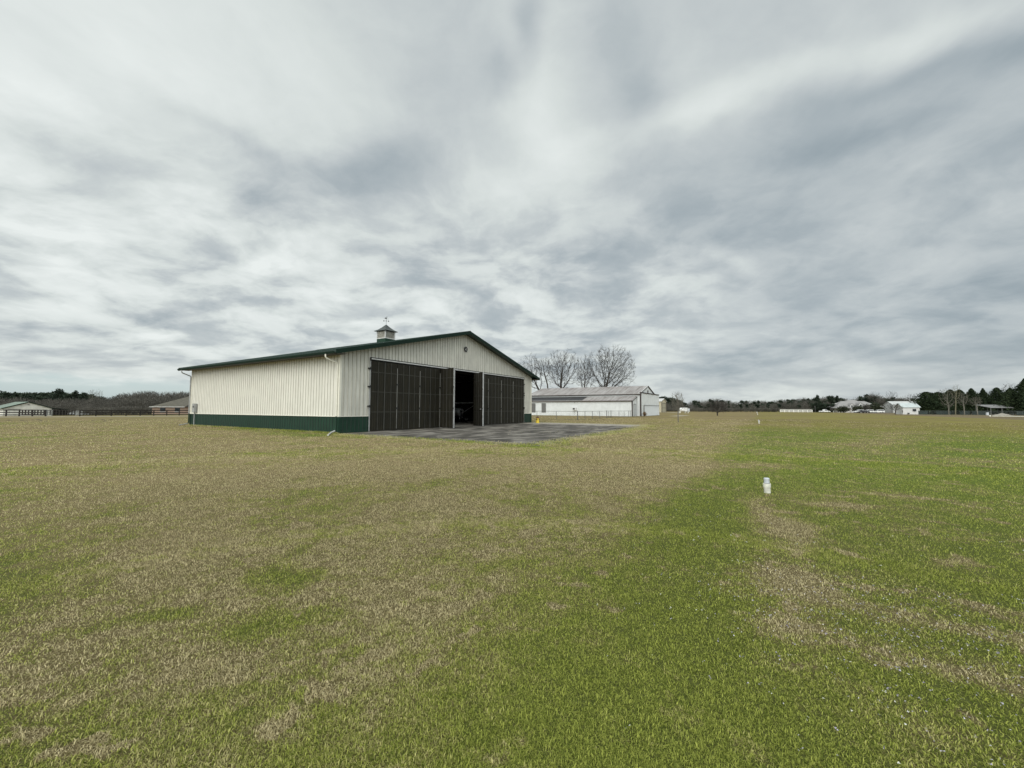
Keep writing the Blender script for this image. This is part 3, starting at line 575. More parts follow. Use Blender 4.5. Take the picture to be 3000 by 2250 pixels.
b = MB(); b.box(-4.2, -.06, 2.18, -1.6, -.005, 2.26); b.build('door_track', M['soffit'], bn)
# brick house
hp = at(505, 118); M['brick'] = simple('brown_pink_brick', (.27, .195, .15), .85, .3, 6); M['shingle'] = simple('brown_shingle', (.105, .098, .078), .9, .3, 2.5)
ho = thing('brick_house', 'low brick house with a brown hipped shingle roof behind the board fence', 'house', hp, R(24))
z0, z1 = hz(500, 1191.7, 118)-hp.z, hz(555, 1156.5, 121)-hp.z
w = MB(); w.box(-4.6, 0, 0, 12, 11, z0); w.build('wall', M['brick'], ho)
b = MB(); b.add([(-5.1, -.5, z0), (12.5, -.5, z0), (12.5, 11.5, z0), (-5.1, 11.5, z0), (4.2, 5.5, z1+.2), (8, 5.5, z1+.2)], [(0, 1, 5, 4), (1, 2, 5), (2, 3, 4, 5), (3, 0, 4), (3, 2, 1, 0)]); rf = b.build('roof', M['shingle'], ho)
b = MB(); b.add([(3.2, -1.2, z0-.05), (10.6, -1.2, z0-.05), (6.9, -1.2, z1-.9), (6.9, 5, z1-.9), (3.2, 4.5, z0+.3), (10.6, 4.5, z0+.3)], [(0, 1, 2), (0, 2, 3, 4), (1, 5, 3, 2)]); b.build('front_gable', simple('dark_shingle', (.045, .043, .040), .9, .2, 2), ho)
b = MB(); b.box(-5.16, -.56, z0-.12, 3.0, -.502, z0+.03); b.build('gutter', M['white_metal'], ho)
b = MB(); b.box(5.5, 4.9, z1-.4, 5.9, 5.3, z1+.9); b.build('vent_pipe', M['white_metal'], rf)
for xx in (-2.2, 1.2):
    b = MB(); b.box(xx-.6, -.06, .9, xx+.6, -.005, 2.0); wn = b.build('window', M['glass'], ho); b = MB(); b.box(xx-.68, -.08, .82, xx+.68, -.005, .895); b.build('sill', M['white_metal'], wn)
# pale vehicle behind fence
def car(name, label, loc, rz, kind, paint, grp):
    r_ = thing(name, label, 'car' if kind != 'pickup' else 'pickup truck', loc, rz, grp); H = {'suv': 1.75, 'sedan': 1.42, 'pickup': 1.8}[kind]; Lx = {'suv': 4.7, 'sedan': 4.7, 'pickup': 5.6}[kind]
    hw = .92; a = Lx/2
    low = [(-a, .38), (-a, .78), (-a+.08, .95), (a*.45, .98), (a-.25, .86), (a, .68), (a, .38)]
    b = MB(); b.loft([[(x, y*s_, z) for x, z in low] for y, s_ in ((-hw, .95), (-hw*.98, 1), (hw*.98, 1), (hw, .95))]); bd = b.build('body', paint, r_)
    top = {'suv': [(-a+.1, .955), (-a+.3, H), (a*.12, H), (a*.46, .985)], 'sedan': [(-a+.5, .955), (-a*.42, H), (a*.10, H), (a*.48, .985)], 'pickup': [(-a*.22, .955), (-a*.16, H), (a*.22, H), (a*.5, .985)]}[kind]
    b = MB(); b.loft([[(x, y*(.82 if z > 1.2 else 1), z) for x, z in top] for y in (-hw*.94, hw*.94)]); cb = b.build('cabin', paint, r_)
    b = MB()
    for sy in (-1, 1):
        t4 = top; f_ = lambda i, j, k: (t4[i][0]*(1-k)+t4[j][0]*k, t4[i][1]*(1-k)+t4[j][1]*k)
        lo0, hi0, hi1, lo1 = f_(0, 1, .15), f_(0, 1, .85), f_(3, 2, .85), f_(3, 2, .15)
        b.add([(x+(.1 if i in (0, 1) else -.1), sy*hw*.94*((1-(z-.97)/(H-.97)*.18))+sy*.012, z) for i, (x, z) in enumerate((lo0, hi0, hi1, lo1))], [(0, 1, 2, 3)])
    b.build('side_windows', M['glass'], cb)
    b = MB(); x0, zA = top[3]; x1, zB = top[2]; b.add([(x0-.06+.012, -hw*.8, zA+.08), (x0-.06+.012, hw*.8, zA+.08), (x1+.05+.012, hw*.68, zB-.06), (x1+.05+.012, -hw*.68, zB-.06)], [(0, 1, 2, 3)]); b.build('windscreen', M['glass'], cb)
    for sx in (-.62, .62):
        for sy in (-1, 1):
            b = MB(); b.lathe([(.2, -.11), (.33, -.1), (.34, 0), (.33, .1), (.2, .11)], 16, (a*sx, sy*(hw-.08), .34), 'y'); wv = b.build('wheel', M['rubber'], r_)
            b = MB(); b.lathe([(.2, 0), (.05, .02)], 12, (a*sx, sy*(hw-.08)+(.112 if sy > 0 else -.134), .34), 'y'); b.build('rim', M['galv'], wv)
    for sy in (-1, 1):
        b = MB(); b.box(a-.06, sy*.68-.15, .62, a+.02, sy*.68+.15, .78); b.build('headlight', M['pvc_cap'], r_)
        b = MB(); b.box(-a-.015, sy*.72-.1, .62, -a+.04, sy*.72+.1, .82); b.build('tail_light', M['redbrown'], r_)
    return r_
M['car_white'] = simple('white_car_paint', (.72, .72, .71), .25, .03); M['car_dark'] = simple('dark_car_paint', (.025, .027, .032), .25, .05); M['car_silver'] = simple('silver_car_paint', (.40, .42, .43), .3, .03)
p = g(231, 1217.8); car('parked_car', 'pale silver car half hidden behind the gap in the paddock fences', at(231, 132), R(50), 'sedan', M['car_silver'], 'parked cars')

# ================================================================== buildings on the right
M['stucco'] = simple('pale_house_wall', (.58, .56, .52), .8, .1); M['greyroof'] = simple('light_grey_shingle', (.26, .255, .25), .85, .15, 1)
Yh = 235; k_ = Yh/FPX
hs = thing('large_house', 'large pale house with a wide light grey hipped roof and two white dormers', 'house', at(2517, Yh), R(-14))
hx = lambda px: (px-2517)*k_*.86; hz_ = lambda py: max(0.0, (1206.5-py)*k_*1.03)
w = MB(); w.box(hx(2456), 0, 0, hx(2582), 12, hz_(1193.5)); w.build('wall', M['stucco'], hs)
b = MB(); b.add([(hx(2445), -1.5, hz_(1194)), (hx(2588), -1.5, hz_(1194)), (hx(2588), 13.5, hz_(1194)), (hx(2445), 13.5, hz_(1194)), (hx(2481), 6, hz_(1173.6)), (hx(2551), 6, hz_(1173.6))], [(0, 1, 5, 4), (1, 2, 5), (2, 3, 4, 5), (3, 0, 4), (3, 2, 1, 0)])
b.add([(hx(2489), 3, hz_(1182)), (hx(2542), 3, hz_(1182)), (hx(2542), 12, hz_(1182)), (hx(2489), 12, hz_(1182)), (hx(2504), 7, hz_(1170)), (hx(2526), 7, hz_(1170))], [(0, 1, 5, 4), (1, 2, 5), (2, 3, 4, 5), (3, 0, 4)])
rf = b.build('roof', M['greyroof'], hs)
for px in (2495, 2520.5):
    wd = 5.3*k_*.9; zz = hz_(1190.5 if px < 2500 else 1188)
    b = MB(); b.prism([(hx(px)-wd, -.6, zz), (hx(px)+wd, -.6, zz), (hx(px)+wd, -.6, zz+.9), (hx(px), -.6, zz+1.9), (hx(px)-wd, -.6, zz+.9)], (0, 4, 0)); dm = b.build('dormer', M['white_metal'], hs)
    b = MB()
    for sg in (-1, 1): b.prism([(hx(px), -.85, zz+1.92), (hx(px)+sg*wd*1.25, -.85, zz+.72), (hx(px)+sg*wd*1.25, -.85, zz+.92), (hx(px), -.85, zz+2.15)], (0, 5, 0))
    b.build('dormer_roof', M['greyroof'], dm)
    b = MB(); b.box(hx(px)-.5, -.66, zz+.15, hx(px)+.5, -.605, zz+.85); b.build('dormer_window', M['glass'], dm)
for px in (2492, 2470, 2540):
    b = MB(); b.box(hx(px)-.22, -1.3, 0, hx(px)+.22, -.9, hz_(1193.8)); b.build('porch_column', M['white_metal'], hs)
for px in (2466, 2486, 2505, 2525, 2550, 2570):
    b = MB(); b.box(hx(px)-.6, -.06, .9, hx(px)+.6, -.005, 2.2); b.build('window', M['glass'], hs)
for px, py in ((2469, 1180), (2562, 1179)):
    b = MB(); b.box(hx(px)-1, 6.5, hz_(1188), hx(px)+1, 9, hz_(py)); b.build('chimney', M['white_metal'], hs)
b = MB(); b.prism([(hx(2562), -4.5, hz_(1191)), (hx(2592), -4.5, hz_(1196)), (hx(2592), -4.5, hz_(1195.2)), (hx(2570), -4.5, hz_(1186.5))], (0, 5, 0)); b.build('porch_roof', M['greyroof'], hs)

def metal_building(name, label, cat, px, Y, th, wd, Ls, eave, peak, wallm, roofm, extra):
    """nearest corner at bearing px and depth Y; the long side runs right (local x), the gable end faces left"""
    r_ = thing(name, label, cat, at(px, Y), -R(th))
    w = MB(); w.prism([(0, 0, 0), (0, wd, 0), (0, wd, eave), (0, wd/2, peak), (0, 0, eave)], (Ls, 0, 0)); w.build('wall', wallm, r_); k = (peak-eave)/(wd/2)
    for Yf in ((lambda q: q), (lambda q: wd-q)):
        b = MB(); b.prism([(-.3, Yf(-.3), eave-.3*k+.03), (-.3, Yf(wd/2), peak+.03), (-.3, Yf(wd/2), peak+.16), (-.3, Yf(-.3), eave-.3*k+.16)], (Ls+.6, 0, 0)); b.build('roof', roofm, r_)
    extra(r_, wd, Ls); return r_
M['mint'] = simple('pale_mint_roof', (.47, .52, .52), .5, .12, 1); M['pale_siding'] = simple('pale_grey_siding', (.50, .51, .50), .55, .1, 1, streak=.1); M['pale_roof'] = simple('pale_metal_roof', (.50, .51, .50), .5, .1, 1)
def ex1(r_, wd, Ls):
    b = MB(); b.box(-.14, wd*.2, .05, -.03, wd*.84, 3.7); d_ = b.build('big_door', M['pale_roof'], r_); b = MB(); b.box(-.2, wd*.15, 3.72, -.03, wd*.88, 3.9); b.box(-.18, wd*.14, .05, -.03, wd*.195, 3.7); b.build('door_rail', M['galv'], d_)
    b = MB(); q = Vector((Ls*.60, wd*.45, 5.2)); b.tube([q, q+Vector((0, 0, 1.9))], .25, 8); b.tube([q+Vector((0, 0, 1.9)), q+Vector((0, 0, 2.4))], .42, 8); b.build('roof_vent', M['galv'], r_)
metal_building('metal_shed', 'tall pale metal shed with a big front door behind the mint-roofed one', 'shed', 2617, 215, 20, 9.3, 15, hz(2612, 1185.6, 215), hz(2602, 1176.5, 219), M['pale_siding'], M['pale_roof'], ex1)
def ex2(r_, wd, Ls):
    b = MB(); b.box(2.75, -.09, 1.15, 3.75, -.01, 2.0); wn = b.build('window', M['glass'], r_); b = MB(); b.box(2.65, -.12, 1.05, 3.85, -.01, 1.14); b.build('sill', M['white_metal'], wn)
    b = MB(); b.box(1.25, -.4, .15, 1.7, -.01, .55); b.build('wall_unit', M['black'], r_)
    b = MB(); b.box(-.07, wd*.15, .02, -.01, wd*.4, 2.1); b.build('door', M['pale_siding'], r_)
    b = MB(); b.box(-.12, .02, .7, -.01, .22, 1.5); b.build('meter_box', M['black'], r_)
metal_building('metal_shed', 'white shed with a pale mint roof and one dark window beside the evergreens', 'shed', 2645, 149, 22, 5.6, 4.75, hz(2645, 1193, 149), hz(2629, 1182.0, 151), M['white_metal'], M['mint'], ex2)
# open pole shed at the far right
sp = at(2890, 131); ps = thing('pole_shed', 'open-sided pole shed with a grey sheet roof before the evergreens', 'shed', sp, R(-8))
kk = 131/FPX*1.13
b = MB(); b.prism([(-1.2*kk, 3.6, 3.35), (52*kk, 3.6, 3.35), (62*kk, 0, 2.35), (10*kk, 0, 2.35)], (0, 0, .08)); b.build('roof', simple('dull_grey_roof', (.20, .20, .195), .6, .2, 1), ps)
for xx, yy, hh in ((1, 3.5, 3.3), (11, .2, 2.35), (27, 3.4, 3.3), (36, .2, 2.35), (50, 3.4, 3.3), (60, .2, 2.35)):
    b = MB(); b.tube([(xx*kk, yy, 0), (xx*kk, yy, hh)], .1, 6); b.build('post', M['shutter'], ps)
b = MB(); b.box(36*kk, 1.2, .9, 60*kk, 1.8, 1.05); b.box(40*kk, 1.0, .5, 58*kk, 1.6, .62); b.build('bench', M['board'], ps)
b = MB(); b.lathe([(.34, 0), (.36, .3), (.34, .6), (.36, .9)], 14); o = b.build('drum', M['pvc_cap'], None); o.location = at(2891.5, 128); tag(o, 'pale round drum standing by the first post of the pole shed', 'drum')
# gravel mound, white pipe
mb = MB(); mc = at(2934, 124); n1, n2 = 26, 9; vs = []; fs = []
for j in range(n2):
    r_ = j/(n2-1)
    for i in range(n1):
        a = 2*math.pi*i/n1; h = (1-r_)**1.1*.62*(1+.25*math.sin(3*a+j)) if j < n2-1 else 0; vs.append((r_*3.4*math.cos(a)*(1+.12*math.sin(2*a)), r_*1.8*math.sin(a), h))
for j in range(n2-1):
    for i in range(n1): fs.append((j*n1+i, j*n1+(i+1) % n1, (j+1)*n1+(i+1) % n1, (j+1)*n1+i))
mb.add(vs, fs); o = mb.build('gravel_mound', M['concrete'], None, True); o.location = mc; tag(o, 'low grey gravel mound beside the pole shed', 'mound')
pa, pb = at(2905, 103), at(3075, 97); b = MB(); b.tube([Vector((0, 0, .1)), pb-pa+Vector((0, 0, .1))], .075, 8); o = b.build('pipe', M['pvc'], None); o.location = pa; tag(o, 'long white pipe lying on the ground at far right', 'pipe')
b = MB(); b.lathe([(.16, 0), (.17, .25), (.1, .36)], 12); o = b.build('marker_stub', M['pvc'], None); o.location = pa+Vector((-.5, 0, 0)); tag(o, 'short white stub at the end of the long white pipe', 'marker')
cg = 'cars parked before the large house'
for i, (px, Y, k, pm, lab, rz) in enumerate(((2515, 213, 'suv', 'car_white', 'white car parked leftmost of the row before the large house', 170), (2529, 211, 'sedan', 'car_dark', 'dark car parked between the two white cars at the house', 160), (2542.5, 213, 'suv', 'car_white', 'white car parked in the middle of the row before the house', 172), (2557, 216, 'sedan', 'car_dark', 'dark car parked in shade under the large bush', 175), (2573, 212, 'suv', 'car_white', 'white car parked nearest the tall metal shed', 168))):
    car('parked_car', lab, at(px, Y), R(rz), k, M[pm], cg)
car('pickup_truck', 'white pickup truck parked alone under the trees left of the house', at(2415.5, 232), R(3), 'pickup', M['car_white'], None)
b = MB(); b.tube([(0, 0, 0), (0, 0, 3.6)], .1, 6); b.box(-.16, -.03, 3.2, .16, .12, 3.7); o = b.build('utility_post', M['shutter'], None); o.location = at(2388, 236); tag(o, 'thin grey post standing right of the short white fence', 'post')
b = MB(); b.tube([(0, 0, 0), (0, 0, 1.0)], .13, 6); b.lathe([(.16, 1.0), (.02, 1.12)], 8); o = b.build('marker_post', M['pvc'], None); o.location = at(2442, 225); tag(o, 'short white post by the lane left of the large house', 'post')

# tank on legs before the treeline
tp = at(2005, 172); tk = thing('storage_tank', 'white horizontal tank on pale legs with a boxed end before the treeline', 'tank', tp, R(-4)); kk = 172/FPX
b = MB(); b.lathe([(.02, -13.6*kk), (.5, -13.5*kk), (.78, -12.6*kk), (.85, -11.5*kk), (.85, 3.5*kk), (.78, 4.6*kk), (.5, 5.2*kk)], 20, (0, 0, 1.42), 'x'); b.build('tank', M['car_white'], tk, True)
b = MB(); b.box(-2.6*kk, -.95, .72, 6.6*kk, -.6, 2.28); b.build('side_panel', M['white_metal'], tk)
b = MB(); b.box(8.2*kk, -.7, .62, 13.2*kk, .7, 1.95); bx_ = b.build('pump_box', M['pvc_cap'], tk); b = MB(); b.box(8.7*kk, -.74, .8, 11*kk, -.705, 1.15); b.build('hatch', M['galv'], bx_)
for xx in (-13.4, 2.0, 9.2):
    for yy in (-.55, .55): b = MB(); b.box(xx*kk-.12, yy-.12, 0, xx*kk+.12, yy+.12, 1.0); b.build('leg', M['pvc'], tk)

# ================================================================== small things near by
# standing pvc pipe marker in the turf
def pvc_marker(label, p, s_=1.0, tilt=(0, 0), full=True):
    r_ = thing('runway_marker', label, 'marker', p, group='white pipe markers along the grass runway'); r_.scale = (s_,)*3; r_.rotation_euler = (tilt[0], tilt[1], .3)
    b = MB(); b.lathe([(.064, -.06), (.064, .148)], 24); b.build('pipe', M['pvc'], r_, False)
    b = MB(); b.lathe([(.0585, .2128), (.0585, .2215)], 24); b.build('gasket', M['fence_steel'], r_)
    b = MB(); b.lathe([(.066, .125), (.0765, .13), (.0765, .205), (.07, .212), (.05, .2125)], 24); b.build('collar', M['pvc'], r_)
    b = MB(); pr = [(.05, .2125), (.056, .216)]
    for k in range(4): z = .222+k*.017; pr += [(.056, z), (.0535, z+.004), (.0535, z+.009), (.056, z+.012)]
    pr += [(.057, .295), (.057, .318), (.05, .328), (.02, .332)]; b.lathe(pr, 24); b.build('cap', M['pvc_cap'], r_); return r_
pvc_marker('nearest white pipe marker standing in the green turf', g(2248, 1444), .87, (.02, -.05))
pvc_marker('second white pipe marker, leaning, halfway along the mown line', g(2224, 1241), 1.25, (.1, -.22))
pvc_marker('third white pipe marker in the line, far down the mown strip', g(2219.5, 1215.6), 1.3, (.05, -.15))
pvc_marker('farthest white pipe marker in the line, just before the treeline', g(2218, 1210.5), 1.9, (0, -.1))
# hydrant
hy = thing('hydrant', 'small yellow hydrant with a dark red cap beside the cream hangar', 'hydrant', g(1575, 1239.3))
b = MB(); b.lathe([(.24, 0), (.24, .04), (.2, .05), (.17, .3), (.13, .52), (.17, .53), (.17, .56)], 18); b.build('body', M['yellow'], hy)
b = MB(); b.lathe([(.165, .562), (.16, .62), (.1, .69), (.04, .71), (.04, .75)], 16); b.build('bonnet', M['redbrown'], hy)
for a in (0, 2.1, 4.2):
    b = MB(); q = Vector((math.cos(a), math.sin(a), 0)); b.tube([q*.12+Vector((0, 0, .42)), q*.23+Vector((0, 0, .42))], .055, 10); b.build('outlet', M['redbrown'], hy)

# ================================================================== trees
M['bark'] = simple('grey_brown_bark', (.043, .037, .031), .9, .3, 2); M['bark_dark'] = simple('dark_bark', (.042, .036, .030), .9, .3, 2); M['bark_pale'] = simple('pale_grey_bark', (.15, .14, .115), .9, .3, 2); M['bark_yellow'] = simple('yellowish_bark', (.15, .14, .09), .9, .25, 2)
def foliage_mat(name, a, b):
    m, t = mat(name); at_ = t.n('ShaderNodeAttribute', attribute_name='tone'); c = t.mix(at_.outputs['Fac'], a, b)
    bsdf(t, c, .85, spec=.15); return m
M['cypress'] = foliage_mat('dark_evergreen', (.011, .020, .010), (.036, .052, .022))
M['wood'] = foliage_mat('winter_wood', (.050, .048, .042), (.135, .128, .110)); M['pine'] = foliage_mat('pine_needles', (.018, .029, .021), (.052, .068, .042)); M['bush'] = foliage_mat('bush_leaves', (.016, .022, .012), (.055, .062, .034))

class Tubes:                                  # fast collector of tapering limbs
    def __init__(s): s.v = []; s.f = []; s.n = 0
    def limb(s, pts, r0, r1, n=4):
        k = len(pts); d0 = (pts[-1]-pts[0]).normalized(); a = d0.orthogonal().normalized(); b = d0.cross(a)
        for i, p in enumerate(pts):
            r_ = r0+(r1-r0)*i/(k-1)
            for j in range(n): w = 2*math.pi*j/n; s.v.append(p+(a*math.cos(w)+b*math.sin(w))*r_)
        for i in range(k-1):
            for j in range(n):
                A, B = s.n+i*n+j, s.n+i*n+(j+1) % n; C, D = B+n, A+n; s.f += [(A, B, C), (A, C, D)]
        s.n += k*n
def limb_path(rr, p, d, L, k, up, wob):
    pts = [p.copy()]
    for i in range(k):
        d = (d+Vector((rr.gauss(0, wob), rr.gauss(0, wob), rr.gauss(0, wob)+up))).normalized(); p = p+d*(L/k); pts.append(p.copy())
    return pts
def tubes_obj(name, T, m, parent): return npmesh(name, np.array([tuple(v) for v in T.v]), np.array(T.f), m, None, parent)
BG = 'big bare trees behind the white hangar'
def colonize(rng, A, start, D, di, dk, up=.04, keep=.6, iters=160):
    P = [np.array(q, float) for q in start]; par = [i-1 for i in range(len(start))]; dr_ = [np.array([0, 0, 1.0])]*len(start); live = np.ones(len(A), bool); nn = np.zeros(len(A), int); nd = np.full(len(A), 1e9); last = 0
    for _ in range(iters):
        for i in range(last, len(P)):
            d = np.linalg.norm(A-P[i], axis=1); m_ = d < nd; nd[m_] = d[m_]; nn[m_] = i
        last = len(P); live &= nd > dk; act = live & (nd < di)
        if not act.any(): break
        for i in np.unique(nn[act]):
            sel = act & (nn == i); v_ = A[sel]-P[i]; v_ = (v_/np.linalg.norm(v_, axis=1, keepdims=True)).mean(0)+keep*dr_[i]+np.array([0, 0, up])+rng.normal(size=3)*.16; v_ /= np.linalg.norm(v_)+1e-9
            P.append(P[i]+v_*D); par.append(int(i)); dr_.append(v_)
    return np.array(P), np.array(par)
def crown_tree(name, label, loc, H, Wd, zc, seed, barkm, n=900, r0=.4, fork=.2, lean=(0, 0), rz=0, group=None, twigs=8, tl=.05, offx=0.0, hollow=.42, flat=1.0, tipr=None, lobes=.2, dn=.021):
    rng = np.random.default_rng(seed); u = rng.normal(size=(n*2, 3)); u /= np.linalg.norm(u, axis=1, keepdims=True); rad = rng.random(n*2)**hollow; a = np.arctan2(u[:, 1], u[:, 0]); lb = 1+lobes*np.sin(3*a+seed)*np.cos(2.3*u[:, 2]+seed)+lobes*.6*np.sin(5*a+2.1*seed+3*u[:, 2])
    hz2 = (H-zc)/2; A = u*(rad*lb)[:, None]*np.array([Wd/2, Wd/2*flat, hz2])+np.array([offx, 0, zc+hz2]); A = A[(A[:, 2] > zc*.9) & (A[:, 2] < H*1.02)][:n]
    D = H*dn; k = max(3, int(H*fork/D)); st = [(lean[0]*i*D*1.0+.04*D*math.sin(i), lean[1]*i*D, -.1+i*D*1.02) for i in range(k)]
    P, par = colonize(rng, A, st, D, H*.34, D*1.45); N = len(P); tip = tipr or H*.00062; r_ = np.zeros(N); ch = np.zeros(N, int)
    for i in range(N-1, 0, -1):
        if ch[i] == 0: r_[i] = tip**2.25
        r_[par[i]] += r_[i]; ch[par[i]] += 1
    r_ = r_**(1/2.25); sc = r0/r_[0]; r_ = tip*(r_/tip)**(math.log(r0/tip)/math.log(r_[0]/tip))
    tr, T = Tubes(), Tubes(); V3 = [Vector(q) for q in P]
    for i in range(1, N):
        j = par[i]; main = r_[i] > r0*.22; (tr if main else T).limb([V3[j], V3[i]+(V3[i]-V3[j])*.06], r_[j] if j and ch[j] < 2 else min(r_[j], r_[i]*1.25), r_[i], 7 if main else (4 if r_[i] > tip*3 else 3))
    fine = np.where(r_ < tip*4.5)[0]; fine = fine[fine > k]; idx = np.repeat(fine, twigs); m_ = len(idx)
    pd_ = P[idx]-P[par[idx]]; pd_ /= np.linalg.norm(pd_, axis=1, keepdims=True)+1e-9; d = pd_*.9+rng.normal(size=(m_, 3))*.55+np.array([0, 0, .25]); d /= np.linalg.norm(d, axis=1, keepdims=True); L = H*tl*rng.uniform(.4, 1.3, (m_, 1)); b0 = P[par[idx]]+(P[idx]-P[par[idx]])*rng.random((m_, 1)); sdv = np.cross(d, rng.normal(size=(m_, 3))); sdv /= np.linalg.norm(sdv, axis=1, keepdims=True)+1e-9; w_ = tip*rng.uniform(.55, 1.0, (m_, 1))
    TV = np.stack([b0-sdv*w_, b0+sdv*w_, b0+d*L], 1).reshape(-1, 3)
    rt = thing(name, label, 'tree', loc, rz, group); tubes_obj('trunk', tr, barkm, rt)
    BVt = np.array([tuple(v) for v in T.v]) if T.v else np.zeros((0, 3)); BF = np.array(T.f) if T.f else np.zeros((0, 3), int); npmesh('branches', np.vstack([BVt, TV]), np.vstack([BF, np.arange(3*m_).reshape(-1, 3)+len(BVt)]), barkm, None, rt); return rt
bt = lambda lab, px, Y, top, Wd, zc, sd, **k: crown_tree('bare_tree', lab, at(px, Y), hz(px, top, Y), Wd, zc+2.6, sd, M['bark'], group=BG, **{'twigs': 6, **k})
Yt = 132
bt('large bare tree rising right behind the green-roofed gable end', 1588, Yt, 1040, 8.8, 5.5, 11, r0=.34, fork=.3, offx=-3.6, lean=(-.05, 0), n=1300)
bt('slim bare tree leaning left between two larger ones', 1619, Yt-4, 1048, 5.6, 9.5, 12, r0=.22, fork=.42, lean=(-.20, 0), offx=-2.8, n=800)
bt('tall bare tree with fanned limbs above the middle of the white hangar roof', 1641, Yt, 1027, 12.4, 6.0, 23, r0=.5, fork=.32, n=2000, offx=.8)
bt('narrow twiggy bare tree tucked against the largest one', 1702, Yt-2, 1043, 6.0, 5.0, 14, r0=.28, fork=.22, n=1300, twigs=10, offx=1.4)
bt('largest bare tree, its wide round crown over the right half of the white hangar', 1771, Yt, 1014, 17.0, 5.0, 35, r0=.62, fork=.28, n=2900, offx=2.2)
# young trees on the lawn
crown_tree('sapling', 'slender bare young tree standing alone on the tan lawn', g(1987, 1237.5), 3.85, 1.65, 1.25, 5, M['bark_pale'], n=300, r0=.062, fork=.3, tipr=.006, twigs=7, tl=.11, dn=.03)
crown_tree('small_tree', 'small spreading bare tree with low drooping limbs on the lawn', g(2102, 1217.5), 4.3, 5.0, .7, 8, M['bark'], n=700, r0=.15, fork=.12, twigs=10, tl=.07, tipr=.007)
PG = 'bare pale-barked trees before the evergreens'
for lab, px, top, wd, sd, bm, ln, fk, zc, Y in (('tallest grey-barked bare tree before the evergreens, limbs from low down', 2779, 1137, 4.2, 3, 'bark_pale', (0, 0), .24, 1.8, 134), ('leaning yellowish bare trunk before the evergreens', 2798, 1127, 2.6, 4, 'bark_yellow', (.09, 0), .55, 5.0, 133), ('grey bare tree with a vase-shaped crown before the evergreens', 2824.5, 1150, 3.6, 6, 'bark_pale', (0, 0), .38, 3.0, 132), ('smallest bare tree before the evergreens, next to the pole shed', 2863, 1160, 2.8, 7, 'bark_pale', (-.02, 0), .4, 2.6, 130), ('thin forked bare tree in front of the mint-roofed shed', 2622, 1180, 3.6, 9, 'bark', (.04, 0), .25, 1.2, 142)):
    crown_tree('bare_tree', lab, at(px, Y), hz(px, top, Y), wd, zc, sd, M[bm], n=420, r0=.15, fork=fk, lean=ln, group=PG if px > 2700 else None, twigs=5, dn=.028, tipr=.009, offx=ln[0]*8, tl=.06)
# leaf-clump clouds -------------------------------------------------
def clump_tris(rng, C, size, jit=.6, flat=.5, tone=None):
    """one ragged triangle round each point of C"""
    n = len(C); A = rng.normal(size=(n, 3, 3)); A[:, :, 2] *= flat; A /= np.linalg.norm(A, axis=2, keepdims=True)+1e-6
    sz = size*rng.uniform(1-jit, 1+jit, size=(n, 3, 1)) if np.isscalar(size) else size[:, None, None]*rng.uniform(1-jit, 1+jit, size=(n, 3, 1))
    V = (C[:, None, :]+A*sz).reshape(-1, 3); F = np.arange(3*n).reshape(-1, 3); tn = np.repeat(rng.random(n) if tone is None else tone, 3); return V, F, tn
def cypress_mesh(name, seed, H, Wd, n=5200, spire=1.0):
    rng = np.random.default_rng(seed); N = n*2; z = rng.random(N)**.9; a = rng.uniform(0, 2*np.pi, N); kz = np.clip(z, 0, 1)
    tier = .80+.34*((kz*H*.95+.35*np.sin(3*a+seed)+.2*np.sin(5*a)) % 1.0)[::1]*-1+.34                      # drooping whorls of sprays
    lobes = (1+.20*np.sin(4*a+seed+5*z)+.14*np.sin(7*a-3*seed+9*z))*tier
    prof = np.where(z < .10, .80+2*z, np.minimum(1.0, (1-z)**(.80*spire)*1.12+.02))
    r_ = prof*lobes*Wd/2*rng.uniform(.02, 1.0, N)**.45; C = np.stack([r_*np.cos(a), r_*np.sin(a), z*H*.98+.1+r_*.10], 1)[:n]
    V, F, tn = clump_tris(rng, C, .40*(1.1-.68*z[:n]), .6, .7, np.clip(rng.beta(1.5, 3, n)+.3*(np.sin(3*a[:n]+9*z[:n]+seed) > .45), 0, 1)); return V, F, tn
EG = 'row of dark evergreens at far right'
evs = [('leftmost dark evergreen of the row, broad and double-topped beside the mint-roofed shed', 2717, 1148, 44, 1, .62), ('second dark evergreen of the row, flat-topped and behind the low screen gap', 2750, 1149, 42, 2, .62), ('dark evergreen standing behind the tallest grey bare tree', 2787, 1141, 40, 3, .8), ('dark evergreen behind the vase-shaped bare tree', 2813, 1141, 40, 4, .85), ('pointed dark evergreen behind the smallest bare tree', 2849, 1137.5, 46, 5, 1.15), ('evergreen with a thin tiered tip rising behind the pole shed', 2883, 1137, 44, 6, 1.5), ('broad-topped dark evergreen right above the pole shed', 2923, 1135, 50, 7, 1.0), ('dark evergreen between the shed and the tallest evergreen', 2963, 1136, 50, 8, 1.1), ('tallest and broadest evergreen at the right edge of the view', 3008, 1108, 72, 9, 1.3)]
for lab, px, py, wpx, sd, spr in evs:
    Y = 149 if px < 2990 else 130; H = hz(px, py, Y); Wd = wpx*Y/FPX*1.66
    r_ = thing('evergreen_tree', lab, 'tree', at(px, Y), 0, EG)
    V, F, tn = cypress_mesh('crown', sd, H, Wd, 9500 if px < 2990 else 14000, spr); npmesh('crown', V, F, M['cypress'], {'tone': tn}, r_)
    b = MB(); b.tube([(0, 0, -.1), (0, 0, H*.9)], [.22, .03], 6); b.build('trunk', M['bark_dark'], r_)
